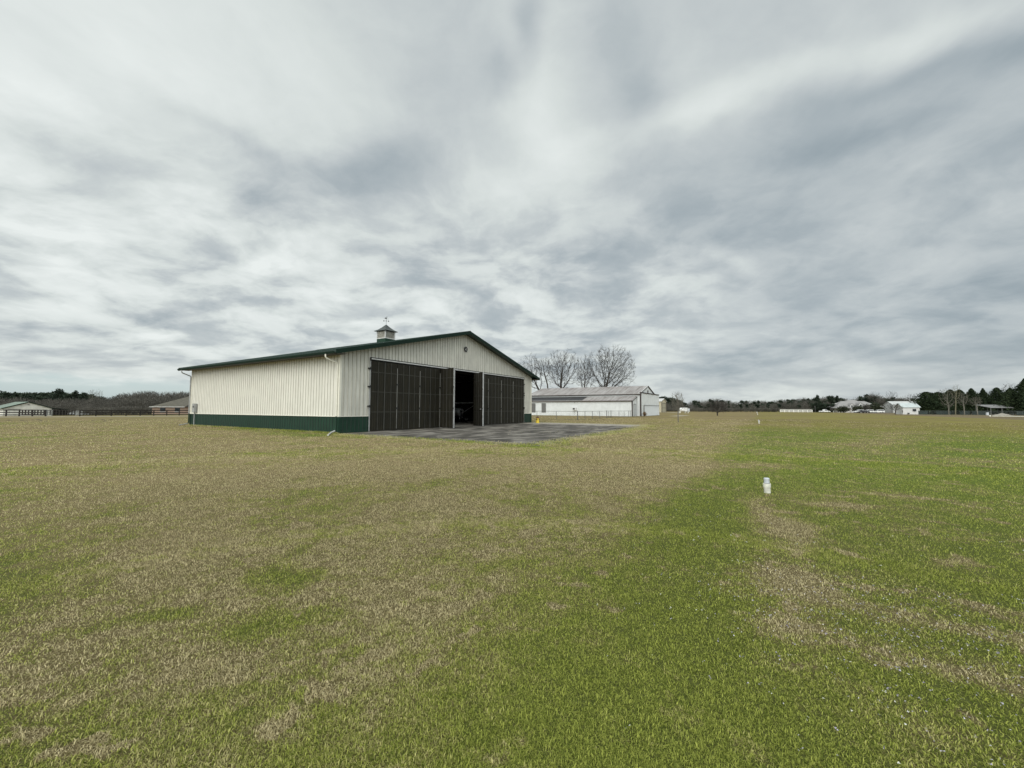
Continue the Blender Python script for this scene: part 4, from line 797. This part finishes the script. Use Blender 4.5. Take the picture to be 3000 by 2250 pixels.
def bush(name, label, loc, wd, ht, seed, m_, n=1500, dp=None, group=None, cat='bush', bare=0):
    rng = np.random.default_rng(seed); u = rng.normal(size=(n, 3)); u /= np.linalg.norm(u, axis=1, keepdims=True); a = np.arctan2(u[:, 1], u[:, 0]); rad = rng.random(n)**.4*(1+.2*np.sin(4*a+seed)+.14*np.sin(7*u[:, 2]*2+3*a))
    C = u*rad[:, None]*np.array([wd/2, (dp or wd)/2, ht*.46])+np.array([0, 0, ht*.5]); C = C[C[:, 2] > .05]
    r_ = thing(name, label, cat, loc, 0, group); V, F, tn = clump_tris(rng, C, .042*wd+.08, .6, .8, rng.beta(1.6, 2.6, len(C))); npmesh('foliage', V, F, m_, {'tone': tn}, r_)
    b = MB(); b.tube([(0, 0, -.05), (0, 0, ht*.6)], [.12, .04], 6)
    for k in range(4): q = Vector((math.cos(k*1.6), math.sin(k*1.6), 1.2)); b.tube([(0, 0, ht*.1), q*ht*.35], [.06, .02], 5)
    b.build('stems', M['bark_dark'], r_); return r_
HG = 'bushes in front of the large house'; kb = 212/FPX*1.12
for lab, px, wpx, hpx, sd, mm in (('round dark bush under the left end of the house roof', 2469, 26, 19, 1, 'bush'), ('dark bush below the two white dormers', 2512, 24, 20, 2, 'bush'), ('brownish bare bush left of the largest bush', 2537, 20, 23, 3, 'wood'), ('largest dark bush before the right part of the house', 2560, 38, 27, 4, 'bush')):
    bush('bush', lab, at(px, 218 if sd != 4 else 220), wpx*kb, hpx*kb, sd, M[mm], 1800, group=HG)
bush('dry_shrub', 'small dry brown shrub at the corner post of the white hangar', G0+DR*4.0+DL*-1.6, .8, 1.05, 5, foliage_mat('dry_leaves', (.10, .06, .03), (.22, .14, .07)), 400, cat='shrub')

# woods read as one mass -------------------------------------------------
def bare_cloud(rng, H, Wd, n):
    """twig mass of one leafless tree: long thin slivers pointing up and outward in a rounded crown, plus a trunk"""
    u = rng.normal(size=(n, 3)); u /= np.linalg.norm(u, axis=1, keepdims=True); rad = rng.random(n)**.42; C = u*rad[:, None]*np.array([Wd/2, Wd/2, H*.42])+np.array([0, 0, H*.56])
    C[:, 2] = np.clip(C[:, 2], .1, None); d = u*.8+np.array([0, 0, .9])+rng.normal(size=(n, 3))*.35; d /= np.linalg.norm(d, axis=1, keepdims=True); L = rng.uniform(.5, 1.5, (n, 1))*(.05*H+.22); sd = np.cross(d, rng.normal(size=(n, 3))); sd /= np.linalg.norm(sd, axis=1, keepdims=True)+1e-6
    w_ = rng.uniform(.03, .085, (n, 1)); V = np.stack([C-d*L*.5-sd*w_, C-d*L*.5+sd*w_, C+d*L*.6], 1).reshape(-1, 3); F = np.arange(3*n).reshape(-1, 3); tn = np.repeat(rng.random(n), 3)
    T = Tubes(); rr = random.Random(int(rng.integers(1e6)))
    T.limb(limb_path(rr, Vector((0, 0, -.2)), Vector((0, 0, 1)), H*.6, 3, .02, .06), .16, .07, 4)
    for k in range(5): az = rr.uniform(0, 6.28); T.limb(limb_path(rr, Vector((0, 0, H*rr.uniform(.2, .45))), Vector((math.cos(az)*.6, math.sin(az)*.6, 1)).normalized(), H*.5, 3, .03, .12), .08, .02, 3)
    v2 = np.array([tuple(v) for v in T.v]); f2 = np.array(T.f)+len(V); return np.vstack([V, v2]), np.vstack([F, f2]), np.concatenate([tn, np.full(len(v2), .55)])
def pine_cloud(rng, H, Wd, n, low=.35):
    k = 11; cz = rng.uniform(low, .95, k)*H; cr = Wd/2*rng.uniform(.2, .8, k)*np.clip(1.25-cz/H*.75, .2, 1); ca = rng.uniform(0, 6.28, k); cc = np.stack([cr*np.cos(ca), cr*np.sin(ca), cz], 1); cc[0] = (0, 0, H*.9)
    i = rng.integers(0, k, n); u = rng.normal(size=(n, 3)); u /= np.linalg.norm(u, axis=1, keepdims=True); C = cc[i]+u*(rng.random((n, 1))**.5)*np.array([Wd*.27, Wd*.27, H*.09])
    V, F, tn = clump_tris(rng, C, .42, .6, .6, np.clip(rng.beta(1.5, 3, n)+u[:, 2]*.15, 0, 1)); T = Tubes(); T.limb([Vector((0, 0, -.2)), Vector((0, 0, H*.45)), Vector((0, 0, H*.9))], .2, .05, 5); v2 = np.array([tuple(v) for v in T.v]); f2 = np.array(T.f)+len(V)
    return np.vstack([V, v2]), np.vstack([F, f2]), np.concatenate([tn, np.full(len(v2), .3)])
rngw = np.random.default_rng(21)
BV = [bare_cloud(rngw, 8, 6.5, 620) for _ in range(5)]; PV = [pine_cloud(rngw, 9, 4.6, 900, lo_) for lo_ in (.35, .12, .05, .25, .1)]; SV = [bare_cloud(rngw, 3, 4.2, 420) for _ in range(3)]
def wood(name, label, spec, variants, m_, H0, W0):
    vs, fs, ts, o = [], [], [], 0
    for x, y, h, w_, zz in spec:
        V, F, tn = variants[int(rngw.integers(len(variants)))]; a = rngw.uniform(0, 6.28); c, s_ = math.cos(a), math.sin(a); Rm = np.array([[c, -s_, 0], [s_, c, 0], [0, 0, 1]])
        vs.append(V @ Rm.T*np.array([w_/W0, w_/W0, h/H0])+np.array([x, y, zz])); fs.append(F+o); ts.append(np.clip(tn*.8+rngw.uniform(-.15, .3), 0, 1)); o += len(V)
    ob = npmesh(name, np.vstack(vs), np.vstack(fs), m_, {'tone': np.concatenate(ts)}); tag(ob, label, 'woodland', kind='stuff'); return ob
def line_spec(pxs, ytop, Y0, Y1, n, wmul=.75, jit=.12):
    """trees along bearings pxs[0]..pxs[1]; ytop: list of (px, treetop px) of the skyline"""
    out = []
    for k in range(n):
        px = pxs[0]+(pxs[1]-pxs[0])*(k+rngw.random())/n; Y = rngw.uniform(Y0, Y1); yt = np.interp(px, [q[0] for q in ytop], [q[1] for q in ytop]); h = max(1.2, hz(px, float(yt), Y)*rngw.uniform(1-jit*1.6, 1+jit*.35)); p = at(px, Y); out.append((p.x, p.y, h-p.z, max(2.5, (h-p.z)*wmul*rngw.uniform(.8, 1.2)), p.z))
    return out
# left: pine ridge at the back, leafless wood before it, scrub at its foot
ridge = [(-200, 1146), (0, 1147), (70, 1147), (125, 1150), (160, 1147), (210, 1150), (250, 1152), (285, 1160), (420, 1166), (560, 1160)]
wood('pine_wood', 'dark pine wood along the ridge on the left', line_spec((-260, 300), ridge, 235, 262, 62, .55, .06)+line_spec((-260, 300), [(q, y+8) for q, y in ridge], 215, 236, 46, .6), PV, M['pine'], 9, 4.6)
bl = [(-200, 1164), (0, 1162), (120, 1165), (260, 1164), (330, 1160), (370, 1148), (420, 1143), (470, 1148), (520, 1142), (560, 1146), (640, 1142)]
wood('winter_wood', 'leafless grey-brown wood behind the paddock fences', line_spec((-260, 640), bl, 170, 205, 150, .8)+line_spec((-260, 640), [(q, min(y+14, 1184)) for q, y in bl], 140, 170, 120, .95)+line_spec((300, 640), [(q, y) for q, y in bl], 205, 225, 40, .55, .06), BV, M['wood'], 8, 6.5)
wood('scrub', 'low leafless scrub at the foot of the wood on the left', line_spec((222, 445), [(200, 1192), (450, 1188)], 120, 142, 46, 1.5), SV, M['wood'], 3, 4.2)
for lab, px, py, wpx, sd in (('round-crowned pine standing above the pine ridge', 170, 1139.5, 26, 1), ('small pine knob on the skyline right of the round-crowned pine', 219, 1142, 13, 2), ('flat-topped pine right of the small pine knob', 243, 1147, 22, 3)):
    Y = 212; H = hz(px, py, Y)-at(px, Y).z; r_ = thing('pine_tree', lab, 'tree', at(px, Y), 0, 'pines on the left skyline'); V, F, tn = pine_cloud(np.random.default_rng(sd), H, wpx*Y/FPX*1.15, 1100, .55); npmesh('crown', V, F, M['pine'], {'tone': tn}, r_); b = MB(); b.tube([(0, 0, 0), (0, 0, H*.85)], [.25, .08], 6); b.build('trunk', M['bark_dark'], r_)
for lab, px, py, sd in (('left of two faint bare trees above the pine skyline', 267, 1141, 41), ('right of two faint bare trees above the pine skyline', 287, 1140, 42)):
    crown_tree('bare_tree', lab, at(px, 208), hz(px, py, 208)-at(px, 208).z, 3.6, 7.5, sd, M['bark_pale'], n=300, r0=.16, fork=.45, group='two bare trees on the left skyline')
# centre and right: mixed wood beyond the far end of the runway
cr = [(1930, 1163), (1960, 1162), (1990, 1166), (2012, 1180), (2030, 1172), (2070, 1170), (2100, 1166), (2140, 1172), (2200, 1172), (2260, 1170), (2320, 1167), (2380, 1162), (2430, 1160), (2480, 1166), (2530, 1160), (2560, 1152), (2600, 1158), (2640, 1160), (2700, 1168), (2760, 1158)]
wood('winter_wood', 'leafless grey-brown wood beyond the far end of the runway', line_spec((1925, 2760), cr, 300, 335, 190, .75)+line_spec((1925, 2500), [(q, y+8) for q, y in cr], 265, 300, 130, .7, .25)+line_spec((1480, 1940), [(1480, 1185), (1940, 1180)], 300, 320, 50, .8), BV, M['wood'], 8, 6.5)
wood('pine_wood', 'dark evergreens scattered through the wood beyond the runway', line_spec((1935, 2010), [(1930, 1160), (1975, 1164), (2012, 1178)], 285, 305, 16, .55)+line_spec((2030, 2760), [(q, y+2) for q, y in cr], 285, 330, 70, .5, .2)+line_spec((2030, 2480), [(q, y+12) for q, y in cr], 262, 285, 40, .7, .28)+line_spec((2380, 2470), [(2380, 1182), (2470, 1180)], 240, 250, 14, .9), PV, M['pine'], 9, 4.6)
wood('scrub', 'brown scrub along the foot of the wood beyond the runway', line_spec((1930, 2480), [(1930, 1194), (2480, 1194)], 256, 264, 110, 1.6), SV, M['wood'], 3, 4.2)
for lab, px, py, wd, sd, Y in (('bare tree with a rounded top above the roof ridge of the large house', 2562, 1147, 8, 51, 268), ('bare tree above the metal shed roofs', 2613, 1146, 7, 52, 268), ('faint bare tree above the roof vent of the metal shed', 2672, 1152, 6, 53, 240), ('bare tree between two evergreens at the left of the row', 2762, 1140, 5.5, 54, 168), ('bare tree showing above the evergreens at far right', 2962, 1122, 7, 55, 172)):
    crown_tree('bare_tree', lab, at(px, Y), hz(px, py, Y), wd, hz(px, py, Y)*.4, sd, M['bark'], n=420, r0=.28, fork=.3, group='bare trees behind the buildings on the right')
for lab, px, py, wpx, sd in (('umbrella-shaped pine left of the large house', 2434, 1160, 20, 4), ('small round pine right of the umbrella-shaped one', 2453, 1160, 9, 5), ('round-topped pine above the short white fence', 2396, 1158.5, 12, 6)):
    Y = 262; H = hz(px, py, Y); r_ = thing('pine_tree', lab, 'tree', at(px, Y), 0, 'pines on the right skyline'); V, F, tn = pine_cloud(np.random.default_rng(sd), H, wpx*Y/FPX*1.1, 900, .7); npmesh('crown', V, F, M['pine'], {'tone': tn}, r_); b = MB(); b.tube([(0, 0, 0), (0, 0, H*.85)], [.25, .08], 6); b.build('trunk', M['bark_dark'], r_)

# ================================================================== grass blades: real blades, thick near the camera, thinning with distance
m, t = mat('grass_blades'); T = turf(t); rn = t.n('ShaderNodeAttribute', attribute_name='rnd').outputs['Fac']; rb = t.n('ShaderNodeAttribute', attribute_name='rnd2').outputs['Fac']
gr_ = t.mix(rb, (.085, .122, .014), (.52, .56, .125)); st_ = t.mix(rb, (.215, .182, .080), (.85, .755, .46)); st_ = t.mix(t.smooth(T['G'], .06, .5, 0, .9), st_, t.mix(rb, (.15, .155, .04), (.68, .665, .23))); gr_ = t.mix(t.m('MULTIPLY', T['far'], .85), gr_, YGREEN)
isg = t.smooth(t.m('SUBTRACT', T['G'], t.m('MULTIPLY_ADD', rn, .68, .14)), -.12, .06); c = t.mix(isg, st_, gr_)
c = t.mix(t.m('MULTIPLY', T['dirt'], .8), c, (.20, .16, .10))
bb = bsdf(t, c, .7, spec=.2); tb = t.n('ShaderNodeBsdfTranslucent'); t.link(c, tb.inputs[0]); ms = t.n('ShaderNodeMixShader'); ms.inputs[0].default_value = .45; t.link(bb.outputs[0], ms.inputs[1]); t.link(tb.outputs[0], ms.inputs[2]); t.link(ms.outputs[0], [q for q in t.nt.nodes if q.type == 'OUTPUT_MATERIAL'][0].inputs[0])
def blades(n, r_lo, r_hi, seg2, seed, lenf, widf, lift=1.0):
    rng = np.random.default_rng(seed); r_ = r_lo*(r_hi/r_lo)**rng.random(n); th = rng.uniform(-1.12, 1.12, n); tf = rng.integers(0, max(1, n//4), n); r_ = r_lo*(r_hi/r_lo)**rng.random(n//4+1)[tf]; th = rng.uniform(-1.12, 1.12, n//4+1)[tf]; cl = rng.normal(size=(n, 2))*(.010+.0045*r_)[:, None]
    X = r_*np.sin(th)+cl[:, 0]; Y = r_*np.cos(th)+cl[:, 1]
    lx = (X-HA.x)*DR.x+(Y-HA.y)*DR.y; ly = (X-HA.x)*DL.x+(Y-HA.y)*DL.y
    ok = ~(((lx > -.75) & (lx < 26.4) & (ly > -14.5) & (ly < .1)) | ((lx > -.08) & (lx < HW+.08) & (ly > -.02) & (ly < HL+.1))); X, Y, r_ = X[ok], Y[ok], r_[ok]; n = len(X)
    L = lenf(r_)*rng.uniform(.45, 1.25, n); W = widf(r_)*rng.uniform(.6, 1.5, n); az = rng.uniform(0, 2*np.pi, n); ln = np.clip(rng.uniform(.25, 1.4, n)*lift, 0, 2.2); wz = az+np.pi/2+rng.normal(size=n)*.4
    wx, wy = np.cos(wz)*W/2, np.sin(wz)*W/2; h1 = L*.55*np.cos(ln*.6); o1 = L*.55*np.sin(ln*.6); h2 = h1+L*.5*np.cos(np.clip(ln*1.35, 0, 1.75)); o2 = o1+L*.5*np.sin(np.clip(ln*1.35, 0, 1.75)); ca, sa = np.cos(az), np.sin(az); z0 = np.zeros(n)-.004
    B0 = np.stack([X-wx, Y-wy, z0], 1); B1 = np.stack([X+wx, Y+wy, z0], 1); tip = np.stack([X+ca*o2, Y+sa*o2, np.clip(h2, .006, None)], 1); q1, q2 = rng.random(n), rng.random(n)
    if seg2:
        m0 = np.stack([X+ca*o1-wx*.8, Y+sa*o1-wy*.8, h1], 1); m1 = np.stack([X+ca*o1+wx*.8, Y+sa*o1+wy*.8, h1], 1); V = np.stack([B0, B1, m1, m0, tip], 1).reshape(-1, 3); i = np.arange(n)*5
        F = np.concatenate([np.stack([i, i+1, i+2], 1), np.stack([i, i+2, i+3], 1), np.stack([i+3, i+2, i+4], 1)]); k = 5
    else: V = np.stack([B0, B1, tip], 1).reshape(-1, 3); F = np.arange(3*n).reshape(-1, 3); k = 3
    return V, F, np.repeat(q1, k), np.repeat(q2, k)
parts = [blades(640000, 1.3, 6, True, 1, lambda r: .021+.001*r, lambda r: .0025+.00042*r, 1.9), blades(620000, 5.5, 17, False, 2, lambda r: .027+.0008*r, lambda r: .0018+.0007*r, 1.6), blades(330000, 15, 75, False, 3, lambda r: .045+0*r, lambda r: .004+.0009*r, 1.25)]
def fringe(segs, seed):
    rng = np.random.default_rng(seed); out = []
    for a, b_, per_m, off, h in segs:
        a, b_ = np.array(a, float), np.array(b_, float); d = b_-a; L = np.linalg.norm(d); n = int(L*per_m); nr = np.array([-d[1], d[0]])/L; cl = rng.random(max(2, n//40))
        q = (cl[rng.integers(0, len(cl), n)]+rng.normal(size=n)*.012) % 1.0; q = np.where(rng.random(n) < .45, rng.random(n), q); l = a+d*q[:, None]+nr*(rng.normal(size=(n, 1))*off[1]+off[0]); out.append(np.column_stack([l, h*rng.uniform(.3, 1.15, n)]))
    l = np.vstack(out); n = len(l); X = HA.x+DR.x*l[:, 0]+DL.x*l[:, 1]; Y = HA.y+DR.y*l[:, 0]+DL.y*l[:, 1]; az = rng.uniform(0, 6.283, n); ln = rng.uniform(.1, .8, n); w_ = rng.uniform(.008, .016, n); wa = rng.uniform(0, 6.283, n); z0 = np.full(n, -.003)
    V = np.stack([np.stack([X-np.cos(wa)*w_, Y-np.sin(wa)*w_, z0], 1), np.stack([X+np.cos(wa)*w_, Y+np.sin(wa)*w_, z0], 1), np.stack([X+np.cos(az)*l[:, 2]*np.sin(ln), Y+np.sin(az)*l[:, 2]*np.sin(ln), l[:, 2]*np.cos(ln)], 1)], 1).reshape(-1, 3)
    return V, np.arange(3*n).reshape(-1, 3), np.repeat(rng.random(n)*.75, 3), np.repeat(rng.random(n), 3)
parts.append(fringe([((-.12, HL+.2), (-.12, -.1), 420, (0, .09), .13), ((-.1, -.12), (-.7, -.3), 400, (0, .08), .10), ((-.75, -.2), (-.7, -14.5), 620, (.1, .4), .065), ((-.6, -14.55), (16, -14.3), 620, (.1, .45), .065), ((16, -14.3), (26, -13.5), 460, (.1, .5), .08), ((26.3, -13), (26.3, .3), 200, (0, .2), .08), ((5, -9), (24, -13.2), 10, (0, 1.2), .06)], 9))
o = 0; Vs, Fs, A1, A2 = [], [], [], []
for V, F, a, b_ in parts: Vs.append(V); Fs.append(F+o); A1.append(a); A2.append(b_); o += len(V)
tag(npmesh('grass', np.vstack(Vs), np.vstack(Fs), m, {'rnd': np.concatenate(A1), 'rnd2': np.concatenate(A2)}), 'short winter turf, straw-coloured with green patches', 'grass', kind='stuff')
# tiny weeds in flower
def flowers(name, label, spots, col1, col2, seed, zc, size):
    rng = np.random.default_rng(seed); Cs = []
    for cx_, cy_, sx, sy, n in spots:
        p = np.stack([rng.normal(cx_, sx, n), rng.normal(cy_, sy, n), rng.uniform(*zc, n)], 1); Cs.append(p); Cs.append(p+rng.normal(size=p.shape)*np.array([.008, .008, .004])); Cs.append(p[: n//2]+rng.normal(size=p[: n//2].shape)*np.array([.012, .012, .006]))
    C = np.vstack(Cs); V, F, tn = clump_tris(rng, C, size, .4, .6); tag(npmesh(name, V, F, foliage_mat(name+'_petals', col1, col2), {'tone': tn}), label, 'flowers', kind='stuff')
flowers('lilac_flowers', 'tiny pale lilac weed flowers scattered in the green turf', [(2.7, 2.9, .6, .45, 260), (2.3, 3.4, .6, .4, 170), (3.4, 3.2, .5, .5, 110), (2.3, 2.3, .5, .3, 90)], (.30, .27, .36), (.52, .50, .56), 3, (.015, .045), .0062)
flowers('white_flowers', 'tiny white weed flowers dotted over the bare patches', [(2.9, 5.0, .9, .9, 110), (2.2, 3.0, .8, .7, 60), (4.2, 5.6, 1, 1, 18), (9, 12, .5, .5, 5)], (.5, .5, .44), (.72, .72, .66), 4, (.015, .04), .007)
# scattered dark clods far out on the left lawn
rr = random.Random(4); cg_ = 'dark mole clods on the left lawn'
mb = MB()
for _ in range(16):
    p = g(rr.uniform(20, 340), rr.uniform(1229, 1237)); n_ = 8; s_ = rr.uniform(.1, .26); vs = [(p.x+s_*math.cos(2*math.pi*k/n_)*rr.uniform(.7, 1.3), p.y+s_*math.sin(2*math.pi*k/n_)*rr.uniform(.7, 1.3), 0) for k in range(n_)]+[(p.x, p.y, s_*rr.uniform(.2, .45))]; mb.add(vs, [(k, (k+1) % n_, n_) for k in range(n_)])
tag(mb.build('earth_clods', simple('dark_earth', (.06, .048, .03), .95, .3), None, True), 'dark clods of earth scattered over the lawn at left', 'earth', kind='stuff')

# ================================================================== sky and light
wd_ = bpy.data.worlds.new("World"); S.world = wd_; wd_.use_nodes = True; t = NT(wd_.node_tree)
SUN_EL, SUN_AZ = R(38), R(200)               # azimuth clockwise from +Y: behind the camera to the left
sky = t.n('ShaderNodeTexSky', sky_type='NISHITA'); sky.sun_disc = False; sky.sun_elevation = SUN_EL; sky.sun_rotation = SUN_AZ; sky.air_density = 1.0; sky.dust_density = 1.5
D = t.n('ShaderNodeTexCoord').outputs['Generated']; Dn = t.vm('NORMALIZE', D); x, y, z = t.xyz(Dn)
zc = t.m('ADD', t.m('MAXIMUM', z, 0.0), .22); u = t.m('DIVIDE', x, zc); v = t.m('DIVIDE', y, zc); UV = t.comb(u, v, 0.0)
wv = t.n('ShaderNodeTexNoise'); t.put(wv.inputs['Vector'], UV); wv.inputs['Scale'].default_value = 1.6; wv.inputs['Detail'].default_value = 5
warp = t.vm('SUBTRACT', wv.outputs['Color'], (.5, .5, .5)); UW = t.vm('ADD', UV, t.vm('SCALE', warp, .35))
c1 = t.noise(t.vm('MULTIPLY', UW, (1.0, .8, 1)), 1.55, 8, .56); c2 = t.noise(t.vm('MULTIPLY', UW, (.85, 1.0, 1)), 3.9, 8, .56); c3 = t.noise(t.vm('MULTIPLY', UW, (1.0, .55, 1)), .75, 3, .5); c4 = t.noise(t.vm('MULTIPLY', UW, (1.0, .45, 1)), 8.0, 6, .6)
wild = t.vm('SCALE', t.vm('MULTIPLY', warp, (1, 1, .7)), t.m('MULTIPLY_ADD', z, .38, .05)); Db = t.vm('NORMALIZE', t.vm('ADD', Dn, wild))
Lm = t.m('MULTIPLY_ADD', x, -.085, .588)
puff = t.m('MULTIPLY', t.m('MULTIPLY', t.smooth(z, .62, .25), t.smooth(z, .02, .14, .4, 1.0)), t.smooth(x, .6, .0, .3, 1.0))          # broken lumps low down and to the left, smooth streaks overhead
Lm = t.m('MULTIPLY_ADD', t.m('SUBTRACT', c3, .5), .25, Lm); Lm = t.m('MULTIPLY_ADD', t.m('SUBTRACT', c1, .5), .54, Lm)
Lm = t.m('MULTIPLY_ADD', t.m('SUBTRACT', t.smooth(c2, .33, .67), .5), t.m('MULTIPLY_ADD', puff, .26, .045), Lm)
Lm = t.m('MULTIPLY_ADD', t.m('SUBTRACT', c4, .5), t.m('MULTIPLY_ADD', puff, .08, .07), Lm)
def sky_blob(px, py, rx, ry, rot, amp):
    global Lm
    c = ray(px, py).normalized(); a_ = (ray(px+10, py).normalized()-c).normalized(); b_ = c.cross(a_).normalized(); b_ = -b_ if b_.z < 0 else b_
    k = c.dot(_f); ca, sa = math.cos(R(rot)), math.sin(R(rot)); e1 = (a_*ca+b_*sa)*(FPX/rx/k); e2 = (b_*ca-a_*sa)*(FPX/ry/k)
    p = t.vm('DOT_PRODUCT', Db, tuple(e1)); q = t.vm('DOT_PRODUCT', Db, tuple(e2)); f_ = t.m('GREATER_THAN', t.vm('DOT_PRODUCT', Dn, tuple(c)), .2)
    e = t.m('EXPONENT', t.m('MULTIPLY', t.m('MULTIPLY_ADD', p, p, t.m('MULTIPLY', q, q)), -1.0)); Lm = t.m('MULTIPLY_ADD', t.m('MULTIPLY', e, f_), amp, Lm)
for a in ((1080, 480, 170, 85, 18, -.17), (350, 180, 560, 260, 0, .09), (530, 560, 120, 50, 10, .14), (760, 765, 110, 55, 10, .15), (40, 250, 160, 60, -30, .11), (610, 400, 240, 26, -33, -.10), (770, 600, 75, 45, -40, -.15), (130, 430, 220, 42, -24, -.13), (540, 790, 180, 55, 10, -.13), (390, 930, 230, 36, 6, -.14), (180, 1070, 90, 14, 0, -.12), (430, 985, 60, 14, 0, .12), (1000, 670, 260, 55, 22, .09), (700, 330, 260, 60, -30, .06),
          (1610, 330, 85, 260, 18, .16), (1440, 560, 110, 110, 0, .08), (1555, 50, 45, 110, 10, -.20), (1480, 170, 60, 70, 30, -.10), (1850, 210, 75, 210, 22, -.14), (2280, 230, 620, 62, 19, .14), (1950, 390, 150, 55, 22, .08), (2740, 210, 330, 48, 21, -.11), (2700, 60, 160, 60, 20, .05), (2700, 760, 620, 300, 0, -.09), (2500, 420, 300, 50, 15, -.06), (2130, 765, 70, 22, -25, .09), (1910, 850, 80, 35, 20, .09), (1660, 740, 140, 60, 0, -.06), (2790, 945, 240, 18, 0, -.07), (2200, 965, 300, 16, 4, .06), (2100, 1140, 700, 50, 0, .05), (1230, 900, 400, 60, 0, .06)): sky_blob(*a)
Lm = t.m('MAXIMUM', Lm, .30)
cr_ = t.n('ShaderNodeValToRGB'); t.put(cr_.inputs[0], Lm); els = cr_.color_ramp.elements
els[0].position = .30; els[0].color = (.30, .36, .395, 1); els[1].position = .86; els[1].color = (.84, .885, .865, 1)
for p_, c_ in ((.42, (.405, .46, .487)), (.55, (.545, .592, .602)), (.66, (.672, .722, .708))): e_ = els.new(p_); e_.color = (*c_, 1)
# clear gap low on the left where the blue shows
az = t.m('ARCTAN2', x, y); gap = t.m('MULTIPLY', t.smooth(t.m('ADD', z, t.m('MULTIPLY', t.m('SUBTRACT', c2, .5), .05)), .062, .035), t.smooth(az, -.45, -.72))
cloud = t.vm('SCALE', cr_.outputs[0], t.m('MULTIPLY', t.smooth(y, .12, -.6, 1.0, 2.3), .705/.10))          # unseen sky behind the viewer, brightened to add light on walls and ground
colr = t.mix(t.m('MULTIPLY', gap, .9), cloud, t.mix(.55, t.vm('SCALE', sky.outputs[0], .7), (4.95, 6.1, 6.45)))
colr = t.mix(.03, colr, sky.outputs[0])
bg = t.n('ShaderNodeBackground'); t.link(colr, bg.inputs[0]); bg.inputs[1].default_value = .10; wo = t.n('ShaderNodeOutputWorld'); t.link(bg.outputs[0], wo.inputs[0])
wd_.cycles.sampling_method = 'MANUAL'; wd_.cycles.sample_map_resolution = 256
sl = bpy.data.lights.new('sun', 'SUN'); sl.energy = 1.5; sl.angle = R(55); sl.color = (1, .965, .90); so = bpy.data.objects.new('sun', sl); COL.objects.link(so)
sd3 = Vector((math.sin(SUN_AZ)*math.cos(SUN_EL), math.cos(SUN_AZ)*math.cos(SUN_EL), math.sin(SUN_EL))); so.rotation_euler = sd3.to_track_quat('Z', 'Y').to_euler()
S.view_settings.view_transform = 'Standard'; S.view_settings.look = 'None'; S.view_settings.exposure = .5; S.view_settings.gamma = 1
S.cycles.max_bounces = 6; S.cycles.diffuse_bounces = 3; S.cycles.use_denoising = True
